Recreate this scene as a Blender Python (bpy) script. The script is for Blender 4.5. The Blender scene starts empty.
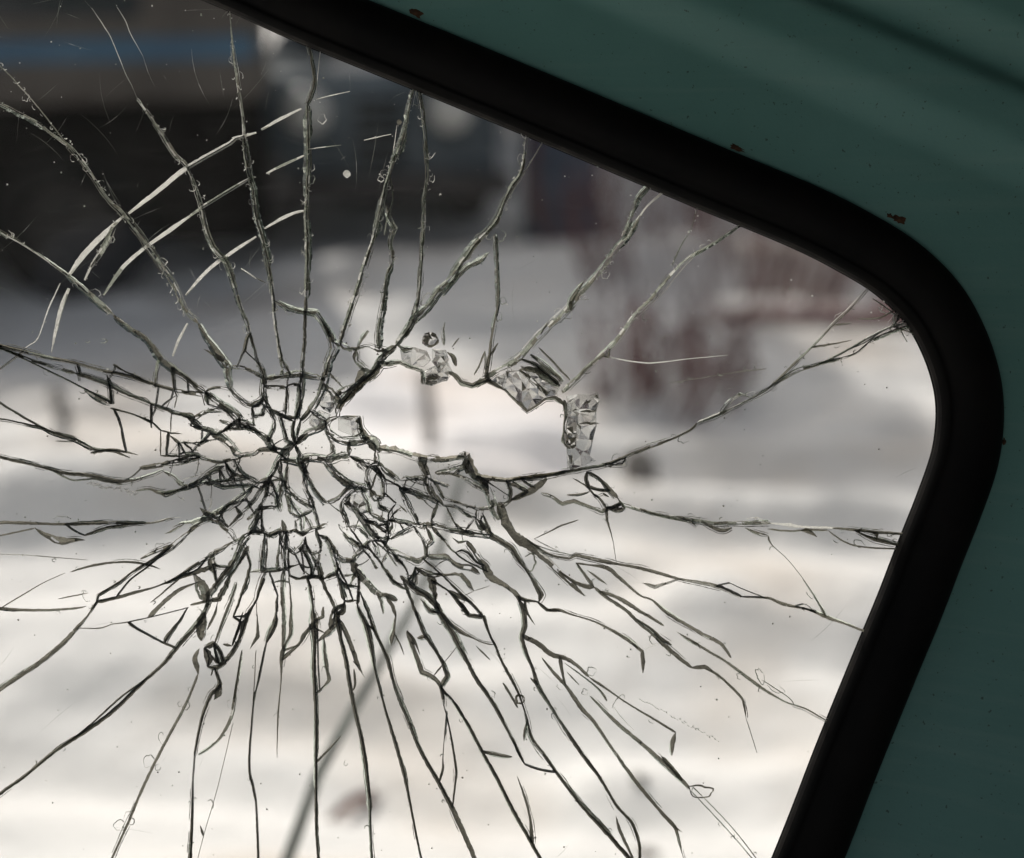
import bpy, bmesh, math, random
from mathutils import Vector, Matrix, noise
from mathutils.geometry import delaunay_2d_cdt
random.seed(7)
C = bpy.context.scene
COL = C.collection
R_ = random.random
U_ = random.uniform

# ---------------------------------------------------------------- camera, sky, sun, exposure
CAM_H = 1.45
PITCH = math.radians(20.2)
D = 0.80                      # camera to the glass
W_AT_GLASS = 0.62             # metres across the frame at the glass
K = W_AT_GLASS / 1024.0
CAMP = Vector((0, 0, CAM_H))
FW = Vector((0, math.cos(PITCH), -math.sin(PITCH)))
RT = Vector((1, 0, 0))
UPV = RT.cross(FW)
cd = bpy.data.cameras.new('camera'); cam = bpy.data.objects.new('camera', cd); COL.objects.link(cam)
cam.location = CAMP; cam.rotation_euler = (math.pi/2 - PITCH, 0, 0)
cd.sensor_width = 36; cd.lens = 36*D/W_AT_GLASS
cd.clip_start = 0.01; cd.clip_end = 2000
cd.dof.use_dof = True; cd.dof.focus_distance = D; cd.dof.aperture_fstop = 2.3; cd.dof.aperture_blades = 7
C.camera = cam
SUN_EL, SUN_AZ = math.radians(45), math.radians(-22)      # azimuth from +Y towards +X
w = bpy.data.worlds.new('World'); C.world = w; w.use_nodes = True
sky = w.node_tree.nodes.new('ShaderNodeTexSky'); sky.sky_type = 'NISHITA'; sky.sun_disc = False
sky.dust_density = 5.0; sky.air_density = .7; sky.ozone_density = 0.0; sky.sun_elevation = SUN_EL; sky.sun_rotation = SUN_AZ
bg = w.node_tree.nodes['Background']; bg.inputs[1].default_value = 0.15
hs = w.node_tree.nodes.new('ShaderNodeHueSaturation'); hs.inputs['Saturation'].default_value = .4      # a milky winter sky
w.node_tree.links.new(sky.outputs[0], hs.inputs['Color']); w.node_tree.links.new(hs.outputs[0], bg.inputs[0])
sl = bpy.data.lights.new('sun', 'SUN'); sl.energy = 3.55; sl.angle = math.radians(0.5); sl.color = (1, 0.95, 0.9)
so = bpy.data.objects.new('sun', sl); COL.objects.link(so)
sd = Vector((math.sin(SUN_AZ)*math.cos(SUN_EL), math.cos(SUN_AZ)*math.cos(SUN_EL), math.sin(SUN_EL)))
so.rotation_euler = sd.to_track_quat('Z', 'Y').to_euler(); so.location = (0, 0, 30)
C.view_settings.view_transform = 'Standard'; C.view_settings.look = 'None'
C.view_settings.gamma = 1; C.view_settings.use_curve_mapping = False
C.view_settings.exposure = -0.16
C.render.engine = 'CYCLES'
C.cycles.transparent_max_bounces = 48; C.cycles.max_bounces = 14
C.cycles.transmission_bounces = 12; C.cycles.use_denoising = True

# ---------------------------------------------------------------- helpers
def P(px, py, dz=0.0):
    """a point on (or dz metres beyond) the plane of the glass"""
    return CAMP + FW*(D+dz) + RT*((px-512)*K) + UPV*((429-py)*K)
def ray(px, py):
    return (FW*D + RT*((px-512)*K) + UPV*((429-py)*K)).normalized()
def ground_at(px, py):
    r = ray(px, py); t = -CAM_H/r.z
    return CAMP + r*t
WP = {}
def link(o, parent, world):
    COL.objects.link(o)
    if parent is not None:
        o.parent = parent; o.location = world - WP[parent]
    else:
        o.location = world
    WP[o] = world
def tag(o, label=None, cat=None, group=None, kind=None):
    if label: o['label'] = label
    if cat: o['category'] = cat
    if group: o['group'] = group
    if kind: o['kind'] = kind
    return o
def empty(name, loc, **k):
    o = bpy.data.objects.new(name, None); o.empty_display_size = .1
    link(o, k.pop('parent', None), Vector(loc)); return tag(o, **k)
def mesh(name, vs, fs, mats, parent=None, mi=None, smooth=False, origin=None, **k):
    me = bpy.data.meshes.new(name)
    if origin is None:
        if parent is None: origin = Vector((sum(v[0] for v in vs)/len(vs), sum(v[1] for v in vs)/len(vs), min(v[2] for v in vs)))
        else: origin = sum((Vector(v) for v in vs), Vector())/len(vs)
    me.from_pydata([Vector(v)-origin for v in vs], [], fs)
    for m in (mats if isinstance(mats, (list, tuple)) else [mats]): me.materials.append(m)
    if mi: me.polygons.foreach_set('material_index', mi)
    if smooth: me.polygons.foreach_set('use_smooth', [True]*len(me.polygons))
    me.update()
    o = bpy.data.objects.new(name, me); link(o, parent, Vector(origin)); return tag(o, **k)
class MB:
    def __init__(s): s.v = []; s.f = []; s.m = []
    def add(s, vs, fs, m=0):
        b = len(s.v); s.v += [Vector(v) for v in vs]; s.f += [tuple(b+i for i in f) for f in fs]; s.m += [m]*len(fs)
    def box(s, c, h, M=None, m=0):
        vs = [Vector((x*h[0], y*h[1], z*h[2])) for x in (-1,1) for y in (-1,1) for z in (-1,1)]
        vs = [(M @ v if M else v)+Vector(c) for v in vs]
        s.add(vs, [(0,1,3,2),(4,6,7,5),(0,4,5,1),(2,3,7,6),(0,2,6,4),(1,5,7,3)], m)
    def tube(s, pts, rs, n=6, m=0):
        pts = [Vector(p) for p in pts]; rings = []
        for i, p in enumerate(pts):
            t = (pts[min(i+1, len(pts)-1)]-pts[max(i-1, 0)]).normalized()
            a = t.orthogonal().normalized() if i == 0 else (a - t*a.dot(t)).normalized()
            b = t.cross(a); r = rs[i] if isinstance(rs, (list, tuple)) else rs
            rings.append([p + (a*math.cos(q)+b*math.sin(q))*r for q in (2*math.pi*j/n for j in range(n))])
        vs = [v for r in rings for v in r]
        fs = [(i*n+j, i*n+(j+1) % n, (i+1)*n+(j+1) % n, (i+1)*n+j) for i in range(len(pts)-1) for j in range(n)]
        fs += [tuple(range(n-1, -1, -1)), tuple((len(pts)-1)*n+j for j in range(n))]
        s.add(vs, fs, m)
    def lathe(s, prof, axis_m, n=28, m=0):      # prof: (r, z)
        vs = [axis_m @ Vector((r*math.cos(2*math.pi*j/n), r*math.sin(2*math.pi*j/n), z)) for r, z in prof for j in range(n)]
        fs = [(i*n+j, i*n+(j+1) % n, (i+1)*n+(j+1) % n, (i+1)*n+j) for i in range(len(prof)-1) for j in range(n)]
        s.add(vs, fs, m)
    def build(s, name, mats, parent=None, **k): return mesh(name, s.v, s.f, mats, parent, s.m, **k)

# ---------------------------------------------------------------- materials
def nm(name):
    m = bpy.data.materials.new(name); m.use_nodes = True
    nt = m.node_tree; nt.nodes.clear()
    out = nt.nodes.new('ShaderNodeOutputMaterial'); return m, nt, out
def N(nt, t, **k):
    n = nt.nodes.new('ShaderNode'+t)
    for a, b in k.items():
        if a.startswith('i_'): n.inputs[int(a[2:])].default_value = b
        else: setattr(n, a, b)
    return n
def pbr(name, c1, c2, scale=20, rough=.6, bump=.2, detail=6, spec=.4, lo=.35, hi=.65, dist=.01, coords='Object', metal=0):
    m, nt, out = nm(name); L = nt.links.new
    b = N(nt, 'BsdfPrincipled'); b.inputs['Roughness'].default_value = rough; b.inputs['Specular IOR Level'].default_value = spec
    b.inputs['Metallic'].default_value = metal
    tc = N(nt, 'TexCoord'); nz = N(nt, 'TexNoise'); nz.inputs['Scale'].default_value = scale; nz.inputs['Detail'].default_value = detail
    L(tc.outputs[coords], nz.inputs['Vector'])
    r = N(nt, 'ValToRGB'); r.color_ramp.elements[0].position = lo; r.color_ramp.elements[1].position = hi
    r.color_ramp.elements[0].color = (*c1, 1); r.color_ramp.elements[1].color = (*c2, 1)
    L(nz.outputs['Fac'], r.inputs['Fac']); L(r.outputs[0], b.inputs['Base Color'])
    if bump:
        bp = N(nt, 'Bump'); bp.inputs['Strength'].default_value = bump; bp.inputs['Distance'].default_value = dist
        L(nz.outputs['Fac'], bp.inputs['Height']); L(bp.outputs[0], b.inputs['Normal'])
    L(b.outputs[0], out.inputs[0]); return m
def fracture(name, base, trans, wt, rough, wg=.25, bump=.6, lo=.45):
    """a broken glass face: rough diffuse + light passed through + gloss"""
    m, nt, out = nm(name); L = nt.links.new
    tc = N(nt, 'TexCoord'); nz = N(nt, 'TexNoise'); nz.inputs['Scale'].default_value = 900; nz.inputs['Detail'].default_value = 4
    L(tc.outputs['Object'], nz.inputs['Vector'])
    bp = N(nt, 'Bump'); bp.inputs['Strength'].default_value = bump; bp.inputs['Distance'].default_value = .0006
    L(nz.outputs['Fac'], bp.inputs['Height'])
    p = N(nt, 'BsdfPrincipled'); p.inputs['Base Color'].default_value = (*base, 1); p.inputs['Roughness'].default_value = rough
    p.inputs['Specular IOR Level'].default_value = wg*2
    t = N(nt, 'BsdfTranslucent'); t.inputs[0].default_value = (*trans, 1)
    L(bp.outputs[0], p.inputs['Normal']); L(bp.outputs[0], t.inputs['Normal'])
    mx = N(nt, 'MixShader'); 
    rr = N(nt, 'MapRange'); rr.inputs[1].default_value = .3; rr.inputs[2].default_value = .7
    rr.inputs[3].default_value = wt*lo; rr.inputs[4].default_value = min(1, wt*1.4)
    L(nz.outputs['Fac'], rr.inputs[0]); L(rr.outputs[0], mx.inputs[0])
    L(p.outputs[0], mx.inputs[1]); L(t.outputs[0], mx.inputs[2]); L(mx.outputs[0], out.inputs[0]); return m
M_DARK = fracture('dark_fracture', (.04, .041, .034), (.46, .44, .36), .46, .28)  # reflections of the dark cab in the cracks, put into the colour
M_GREEN = fracture('green_fracture', (.09, .10, .085), (.58, .61, .52), .58, .25)  # sky light caught in the upper cracks, put into the tone
M_WHITE = fracture('frosted_glint_fracture', (.6, .6, .55), (.95, .94, .88), .85, .3)  # sun glints on arcs and flakes, put in as white
M_EDGE = fracture('glass_edge', (.03, .04, .033), (.10, .13, .105), .4, .2)
def glass_sheet(name='window_glass', extra=0.0):
    m, nt, out = nm(name); L = nt.links.new
    tc = N(nt, 'TexCoord'); oi = N(nt, 'ObjectInfo')
    tr = N(nt, 'BsdfTransparent'); tr.inputs[0].default_value = (.885, .89, .88, 1)
    gl = N(nt, 'BsdfGlossy'); gl.inputs['Roughness'].default_value = .03
    fr = N(nt, 'Fresnel'); fr.inputs[0].default_value = 1.5
    mm = N(nt, 'Math', operation='MULTIPLY'); mm.inputs[1].default_value = .5; L(fr.outputs[0], mm.inputs[0])
    m1 = N(nt, 'MixShader'); L(mm.outputs[0], m1.inputs[0]); L(tr.outputs[0], m1.inputs[1]); L(gl.outputs[0], m1.inputs[2])
    # dust film and fine wiping marks on the glass
    geo = N(nt, 'NewGeometry')
    n1 = N(nt, 'TexNoise'); n1.inputs['Scale'].default_value = 14; n1.inputs['Detail'].default_value = 8
    mp = N(nt, 'Mapping'); mp.inputs['Rotation'].default_value = (.3, .9, .2); mp.inputs['Scale'].default_value = (40, 60, 600)
    n2 = N(nt, 'TexNoise'); n2.inputs['Scale'].default_value = 1; n2.inputs['Detail'].default_value = 3
    L(geo.outputs['Position'], n1.inputs['Vector']); L(geo.outputs['Position'], mp.inputs[0]); L(mp.outputs[0], n2.inputs['Vector'])
    a = N(nt, 'MapRange'); a.inputs[1].default_value = .35; a.inputs[2].default_value = .75; a.inputs[3].default_value = .0003; a.inputs[4].default_value = .010
    L(n1.outputs['Fac'], a.inputs[0])
    b = N(nt, 'MapRange'); b.inputs[1].default_value = .56; b.inputs[2].default_value = .75; b.inputs[3].default_value = 0; b.inputs[4].default_value = .01
    L(n2.outputs['Fac'], b.inputs[0])
    ad = N(nt, 'Math', operation='ADD'); L(a.outputs[0], ad.inputs[0]); L(b.outputs[0], ad.inputs[1])
    ex = N(nt, 'MapRange'); ex.inputs[3].default_value = extra*.4; ex.inputs[4].default_value = extra*1.6; L(oi.outputs['Random'], ex.inputs[0])
    ad2 = N(nt, 'Math', operation='ADD'); L(ad.outputs[0], ad2.inputs[0]); L(ex.outputs[0], ad2.inputs[1]); ad = ad2
    du = N(nt, 'BsdfTranslucent'); du.inputs[0].default_value = (.6, .6, .58, 1)
    m2 = N(nt, 'MixShader'); L(ad.outputs[0], m2.inputs[0]); L(m1.outputs[0], m2.inputs[1]); L(du.outputs[0], m2.inputs[2])
    L(m2.outputs[0], out.inputs[0]); return m
M_GLASS = glass_sheet()
M_CRAZED = glass_sheet('crazed_window_glass', .10)
def chunk_glass(name, rough, mixw, col=(.95, .95, .94)):
    m, nt, out = nm(name); L = nt.links.new
    g = N(nt, 'BsdfGlass'); g.inputs['Roughness'].default_value = rough; g.inputs['IOR'].default_value = 1.5; g.inputs['Color'].default_value = (*col, 1)
    t = N(nt, 'BsdfTranslucent'); t.inputs[0].default_value = (.85, .82, .79, 1)
    nz = N(nt, 'TexNoise'); nz.inputs['Scale'].default_value = 260; nz.inputs['Detail'].default_value = 5
    tc = N(nt, 'TexCoord'); L(tc.outputs['Object'], nz.inputs['Vector'])
    bp = N(nt, 'Bump'); bp.inputs['Strength'].default_value = .5; bp.inputs['Distance'].default_value = .0012; L(nz.outputs['Fac'], bp.inputs['Height'])
    L(bp.outputs[0], g.inputs['Normal'])
    r = N(nt, 'MapRange'); r.inputs[1].default_value = .35; r.inputs[2].default_value = .65; r.inputs[3].default_value = mixw*.3; r.inputs[4].default_value = min(1, mixw*1.7)
    L(nz.outputs['Fac'], r.inputs[0])
    mx = N(nt, 'MixShader'); L(r.outputs[0], mx.inputs[0]); L(g.outputs[0], mx.inputs[1]); L(t.outputs[0], mx.inputs[2])
    L(mx.outputs[0], out.inputs[0]); return m
M_CHUNK = chunk_glass('broken_glass_lump', .05, .12)
M_CHIP = fracture('crazed_white_glass', (.5, .48, .45), (1.0, .95, .92), 1.0, .2, .3, .8)
def refr(name, rough, col):
    m, nt, out = nm(name); L = nt.links.new
    g = N(nt, 'BsdfGlass'); g.inputs['Roughness'].default_value = rough; g.inputs['IOR'].default_value = 1.5; g.inputs['Color'].default_value = (*col, 1)
    nz = N(nt, 'TexNoise'); nz.inputs['Scale'].default_value = 420; nz.inputs['Detail'].default_value = 3
    tc = N(nt, 'TexCoord'); L(tc.outputs['Object'], nz.inputs['Vector'])
    bp = N(nt, 'Bump'); bp.inputs['Strength'].default_value = .35; bp.inputs['Distance'].default_value = .0006; L(nz.outputs['Fac'], bp.inputs['Height'])
    L(bp.outputs[0], g.inputs['Normal']); L(g.outputs[0], out.inputs[0]); return m
M_WEDGE = refr('clear_wedge_glass', .0, (.90, .94, .89))
M_LUMPG = refr('clear_lump_glass', .04, (.97, .965, .955))
M_CRUMPLE = chunk_glass('crazed_glass', .15, .6)
M_RUBBER = pbr('black_rubber', (.0025, .0025, .0025), (.007, .0063, .0055), 22, .6, .25, spec=.12, dist=.001)
M_LIP = pbr('dusty_rubber', (.008, .007, .006), (.028, .024, .019), 90, .7, .3, dist=.001)
def paint():
    m, nt, out = nm('green_paint'); L = nt.links.new
    b = N(nt, 'BsdfPrincipled'); b.inputs['Roughness'].default_value = .42; b.inputs['Specular IOR Level'].default_value = .3
    tc = N(nt, 'TexCoord'); n1 = N(nt, 'TexNoise'); n1.inputs['Scale'].default_value = 7; n1.inputs['Detail'].default_value = 7; n1.inputs['Roughness'].default_value = .62
    L(tc.outputs['Object'], n1.inputs['Vector'])
    r = N(nt, 'ValToRGB'); r.color_ramp.elements[0].position = .3; r.color_ramp.elements[1].position = .72
    r.color_ramp.elements[0].color = (.118, .27, .237, 1); r.color_ramp.elements[1].color = (.15, .325, .29, 1); L(n1.outputs['Fac'], r.inputs[0])
    # specks of dirt
    v = N(nt, 'TexNoise'); v.inputs['Scale'].default_value = 380; v.inputs['Detail'].default_value = 2; L(tc.outputs['Object'], v.inputs['Vector'])
    v2 = N(nt, 'TexNoise'); v2.inputs['Scale'].default_value = 26; v2.inputs['Detail'].default_value = 2; L(tc.outputs['Object'], v2.inputs['Vector'])
    mu = N(nt, 'Math', operation='MULTIPLY'); L(v.outputs['Fac'], mu.inputs[0]); L(v2.outputs['Fac'], mu.inputs[1])
    s = N(nt, 'MapRange'); s.inputs[1].default_value = .685; s.inputs[2].default_value = .745; s.inputs[3].default_value = 0; s.inputs[4].default_value = .7; L(v.outputs['Fac'], s.inputs[0])
    mx = N(nt, 'Mix', data_type='RGBA'); mx.inputs[7].default_value = (.035, .04, .032, 1)
    gm = N(nt, 'Mapping'); gm.inputs['Rotation'].default_value = (.2, .95, 0); gm.inputs['Scale'].default_value = (9, 9, 120); L(tc.outputs['Object'], gm.inputs[0])
    gn = N(nt, 'TexNoise'); gn.inputs['Scale'].default_value = 1.0; gn.inputs['Detail'].default_value = 6; L(gm.outputs[0], gn.inputs['Vector'])
    gr_ = N(nt, 'MapRange'); gr_.inputs[1].default_value = .5; gr_.inputs[2].default_value = .8; gr_.inputs[3].default_value = 0; gr_.inputs[4].default_value = .35; L(gn.outputs['Fac'], gr_.inputs[0])
    m0 = N(nt, 'Mix', data_type='RGBA'); m0.inputs[7].default_value = (.24, .38, .34, 1); L(gr_.outputs[0], m0.inputs[0]); L(r.outputs[0], m0.inputs[6])
    rg = N(nt, 'MapRange'); rg.inputs[3].default_value = .34; rg.inputs[4].default_value = .6; L(n1.outputs['Fac'], rg.inputs[0]); L(rg.outputs[0], b.inputs['Roughness'])
    L(s.outputs[0], mx.inputs[0]); L(m0.outputs[2], mx.inputs[6]); L(mx.outputs[2], b.inputs['Base Color'])
    n3 = N(nt, 'TexNoise'); n3.inputs['Scale'].default_value = 450; L(tc.outputs['Object'], n3.inputs['Vector'])
    bp = N(nt, 'Bump'); bp.inputs['Strength'].default_value = .12; bp.inputs['Distance'].default_value = .0008; L(n3.outputs['Fac'], bp.inputs['Height']); L(bp.outputs[0], b.inputs['Normal'])
    L(b.outputs[0], out.inputs[0]); return m
M_PAINT = paint()
M_RUST = pbr('rust', (.04, .02, .01), (.10, .048, .022), 300, .9, .8, dist=.002)
M_LINING = pbr('pale_lining', (.5, .5, .49), (.6, .595, .58), 30, .9, .2)  # unseen walls made pale to bounce light onto the panel
M_ROOFLIN = pbr('black_headlining', (.012, .012, .012), (.02, .02, .019), 30, .95, .2)  # unseen roof made black to keep the upper panel dim
M_STEEL = pbr('dark_steel', (.03, .03, .032), (.07, .06, .055), 12, .6, .2)
def snow():
    m, nt, out = nm('packed_snow'); L = nt.links.new
    b = N(nt, 'BsdfPrincipled'); b.inputs['Roughness'].default_value = .75; b.inputs['Specular IOR Level'].default_value = .25
    tc = N(nt, 'TexCoord'); n1 = N(nt, 'TexNoise'); n1.inputs['Scale'].default_value = 1.3; n1.inputs['Detail'].default_value = 9
    L(tc.outputs['Object'], n1.inputs['Vector'])
    r = N(nt, 'ValToRGB'); r.color_ramp.elements[0].position = .33; r.color_ramp.elements[1].position = .5
    r.color_ramp.elements[0].color = (.68, .62, .56, 1); r.color_ramp.elements[1].color = (.82, .80, .775, 1); L(n1.outputs['Fac'], r.inputs[0])
    n2 = N(nt, 'TexNoise'); n2.inputs['Scale'].default_value = 14; n2.inputs['Detail'].default_value = 6; L(tc.outputs['Object'], n2.inputs['Vector'])
    bp = N(nt, 'Bump'); bp.inputs['Strength'].default_value = .5; bp.inputs['Distance'].default_value = .03; L(n2.outputs['Fac'], bp.inputs['Height'])
    L(bp.outputs[0], b.inputs['Normal']); L(r.outputs[0], b.inputs['Base Color']); L(b.outputs[0], out.inputs[0]); return m
M_SNOW = snow()
# ---------------------------------------------------------------- ground: trampled snow with ruts
# ruts: x range and the near/far edge of each shaded bank, given as sight lines that meet the ground there
RUTS = [(-40,240,398,428,.5),(-60,255,455,560,.9),(60,270,585,600,.5),(-40,200,655,730,.15),
        (330,430,395,425,.3),(440,575,425,458,.8),(240,420,470,520,1),(400,540,478,530,.9),(240,430,592,618,.7),
        (590,930,425,462,.8),(600,940,500,534,.85),(625,665,462,502,.9),(660,760,585,622,.6),(520,770,628,668,.75),
        (760,880,645,680,.6),(585,720,735,795,.6),(560,960,330,372,.5),(560,960,250,300,.9),(560,900,160,215,.8),(250,470,268,300,.5),
        (250,560,320,345,.4),(420,520,700,730,.25),(700,960,380,402,.5)]
RL = []
for x0, x1, y0, y1, s in RUTS:
    n_ = ground_at((x0+x1)/2, y1); g0 = ground_at((x0+x1)/2, y0); t0 = CAM_H/g0.y; sl_ = .26+.46*s
    d = (CAM_H+sl_*n_.y)/(t0+sl_)               # where the raised crest meets the sight line
    RL.append((((x0-512)*K/D)*d*1.06, ((x1-512)*K/D)*d*1.06, d, n_.y, sl_*(d-n_.y), U_(-.25, .25)))
def ground_h(x, y):
    h = .035*noise.fractal(Vector((x*.9, y*1.6, 3.1)), .9, 2, 5) + .012*noise.noise(Vector((x*5, y*7, 1)))
    h += .13*noise.noise(Vector((x*.5+.25*y, y*2.6, 8)))+.075*noise.noise(Vector((x*.8, y*5.5, 15)))
    for a, b, fy, ny, H, sk in RL:
        c, hw = (a+b)/2, (b-a)/2
        if abs(x-c) > hw*1.5: continue
        wx = 1/(1+((abs(x-c)/hw)**6))
        yy = y - sk*(x-c)*.35 - .05*(fy-ny)*noise.noise(Vector((x*2.2, fy*9, 0)))*3
        if yy < ny or yy > fy+2.2*(fy-ny): continue
        t = (yy-ny)/(fy-ny)
        p = (.35*t*t*(3-2*t)+.65*t) if t < 1 else (lambda q: 1-q*q*(3-2*q))(min(1, (t-1)/2.2))
        h += H*p*wx
    return h
def spaced(lo, hi, flo, fhi, fine, grow=1.35):
    a = [flo + i*(fhi-flo)/round((fhi-flo)/fine) for i in range(round((fhi-flo)/fine)+1)]
    st = fine; v = flo; pre = []
    while v > lo: st *= grow; v -= st; pre.append(max(v, lo))
    st = fine; v = fhi; post = []
    while v < hi: st *= grow; v += st; post.append(min(v, hi))
    return pre[::-1] + a + post
gx = spaced(-900, 900, -6.5, 6.5, .05); gy = spaced(-300, 1400, 1.3, 12, .045)
gv = [(x, y, ground_h(x, y) if abs(x) < 20 and .5 < y < 25 else 0) for y in gy for x in gx]
nx = len(gx)
gf = [(j*nx+i, j*nx+i+1, (j+1)*nx+i+1, (j+1)*nx+i) for j in range(len(gy)-1) for i in range(nx-1)]
mesh('snow_ground', gv, gf, M_SNOW, smooth=True, origin=Vector((0, 0, 0)), kind='structure')
def gz(x, y): return ground_h(x, y)

# ---------------------------------------------------------------- things standing out in the snow (all out of focus)
M_BROWN = pbr('brown_paint', (.055, .048, .042), (.085, .075, .066), 3, .6, .1)
M_BLUE = pbr('blue_stripe_paint', (.03, .09, .16), (.05, .13, .21), 4, .5, .1)
M_BLACK = pbr('shade_and_grille_black', (.004, .0035, .0035), (.008, .007, .0065), 5, .8, .1, spec=.05)
M_SLATE = pbr('slate_paint', (.03, .045, .055), (.13, .165, .19), 2.0, .55, .1, detail=9)
M_TYRE = pbr('tyre_rubber', (.008, .008, .008), (.015, .0145, .014), 30, .9, .4, spec=.1)
M_RIM = pbr('rim_metal', (.02, .02, .02), (.05, .045, .04), 10, .5, .1, metal=.4)
M_LAMP = pbr('lamp_lens', (.62, .62, .58), (.75, .74, .7), 10, .2, .05)
M_PANE = pbr('dark_car_glass', (.008, .011, .014), (.02, .026, .032), 3, .15, 0, spec=.25)
def obox(bm, o, ax, a0, a1, b0, b1, c0, c1, bev=0):
    X, Y, Z = ax
    vs = [o + X*a + Y*b + Z*c for a in (a0, a1) for b in (b0, b1) for c in (c0, c1)]
    bm.add(vs, [(0,1,3,2),(4,6,7,5),(0,4,5,1),(2,3,7,6),(0,2,6,4),(1,5,7,3)])
def bevel(o, wd, seg=2):
    md = o.modifiers.new('bevel', 'BEVEL'); md.width = wd; md.segments = seg; md.limit_method = 'ANGLE'
def wheel(parent, c, axis, r, wd):
    q = axis.to_track_quat('Z', 'Y').to_matrix().to_4x4(); Mx = Matrix.Translation(c) @ q
    we = empty('wheel', c, parent=parent)
    t = MB(); t.lathe([(r*.62, -wd/2), (r*.9, -wd/2), (r, -wd*.35), (r, wd*.35), (r*.9, wd/2), (r*.62, wd/2)], Mx); t.build('tyre', M_TYRE, we, smooth=True)
    t = MB(); t.lathe([(.001, wd*.3), (r*.3, wd*.36), (r*.5, wd*.25), (r*.62, wd*.45), (r*.62, -wd*.45), (.001, -wd*.3)], Mx); t.build('rim', M_RIM, we, smooth=True)
def vehicle(kind):
    if kind == 'van':
        g0 = ground_at(284, 292); yaw = math.radians(-14)     # near rear corner at right, body runs off to the left
        o = Vector((g0.x, g0.y, 0)); X = Vector((-math.cos(yaw), math.sin(yaw), 0)); Y = Vector((-X.y, X.x, 0)); Y = Y if Y.y > 0 else -Y; Z = Vector((0, 0, 1))
        t = empty('old_van', o, label='dark brown van with a blue stripe standing in snow behind the upper left glass', cat='van')
        b = MB(); obox(b, o, (X, Y, Z), 0, 4.4, 0, 1.8, .82, 1.5); bo = b.build('body', M_BROWN, t); bevel(bo, .07)
        b = MB(); obox(b, o, (X, Y, Z), .03, 4.3, .05, 1.75, .22, .818); bo = b.build('lower_body', M_BLACK, t); bevel(bo, .04)  # shadow under and inside the van, put in as black
        b = MB(); obox(b, o, (X, Y, Z), .06, 4.3, -.012, .02, 1.0, 1.09); b.build('stripe', M_BLUE, t)
        b = MB(); obox(b, o, (X, Y, Z), .5, 1.6, -.01, .02, 1.17, 1.42); b.build('window', M_PANE, t)
        b = MB(); obox(b, o, (X, Y, Z), 2.2, 3.6, -.01, .02, 1.17, 1.42); b.build('window', M_PANE, t)
        b = MB(); obox(b, o, (X, Y, Z), -.06, .04, .1, 1.7, .35, .5); b.build('bumper', M_STEEL, t)
        for a in (.85, 3.5):
            for s in (.09, 1.66): wheel(t, o+X*a+Y*s+Z*.31, -Y if s < 1 else Y, .33, .2)
    else:
        g0 = ground_at(252, 262); yaw = math.radians(8)
        o = Vector((g0.x, g0.y+.25, 0)); X = Vector((math.cos(yaw), math.sin(yaw), 0)); Y = Vector((-X.y, X.x, 0)); Z = Vector((0, 0, 1))
        t = empty('scrap_car', o, label='dark slate blue scrap car with one pale round headlamp in the middle background', cat='car')
        L_ = 1.22
        b = MB(); obox(b, o, (X, Y, Z), 0, L_, .0, 3.6, .25, .86); bo = b.build('body', M_SLATE, t); bevel(bo, .12, 3)
        b = MB(); obox(b, o, (X, Y, Z), .15, L_-.15, 1.4, 3.3, .85, 1.32); bo = b.build('cabin', M_SLATE, t); bevel(bo, .16, 3)
        b = MB(); obox(b, o, (X, Y, Z), .3, L_-.3, 1.385, 1.42, .95, 1.22); b.build('windscreen', M_PANE, t)
        for a in (.26, L_-.26):
            b = MB(); Mx = Matrix.Translation(o+X*a+Z*.68-Y*.02) @ (-Y).to_track_quat('Z', 'Y').to_matrix().to_4x4()
            b.lathe([(.001, .05), (.07, .04), (.11, 0), (.12, -.05)], Mx); b.build('headlight', M_LAMP if a < 1 else M_PANE, t, smooth=True)
        b = MB()
        for i in range(5): obox(b, o, (X, Y, Z), .5, L_-.5, -.025, .0, .42+i*.07, .455+i*.07)
        b.build('grille', M_BLACK, t)
        b = MB(); obox(b, o, (X, Y, Z), -.04, L_+.04, -.12, -.03, .26, .38); bo = b.build('bumper', M_STEEL, t); bevel(bo, .02)
        for a, y_, z_, ra, rb in ((.55, .35, .84, .22, .3), (.95, .8, .85, .2, .25), (.5, 2.2, 1.31, .3, .5)):
            n_ = 20; vs = [o+X*a+Y*y_+Z*(z_+.07)]
            for i in range(n_): q = 6.283*i/n_; kk = .8+.3*noise.noise(Vector((math.cos(q)*2, math.sin(q)*2, a*9))); vs.append(o+X*(a+ra*kk*math.cos(q))+Y*(y_+rb*kk*math.sin(q))+Z*(z_+.035))
            for i in range(n_): vs.append(vs[1+i]-Z*.06+(vs[1+i]-vs[0])*.1)
            mesh('snow_patch', vs, [(0, 1+i, 1+(i+1) % n_) for i in range(n_)]+[(1+i, 1+n_+i, 1+n_+(i+1) % n_, 1+(i+1) % n_) for i in range(n_)], M_SNOW, t, smooth=True)
        for a in (.1, L_-.1):
            for s in (.75, 2.9): wheel(t, o+X*a+Y*s+Z*.3, -X if a < 1 else X, .31, .19)
vehicle('van'); vehicle('car')
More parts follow.
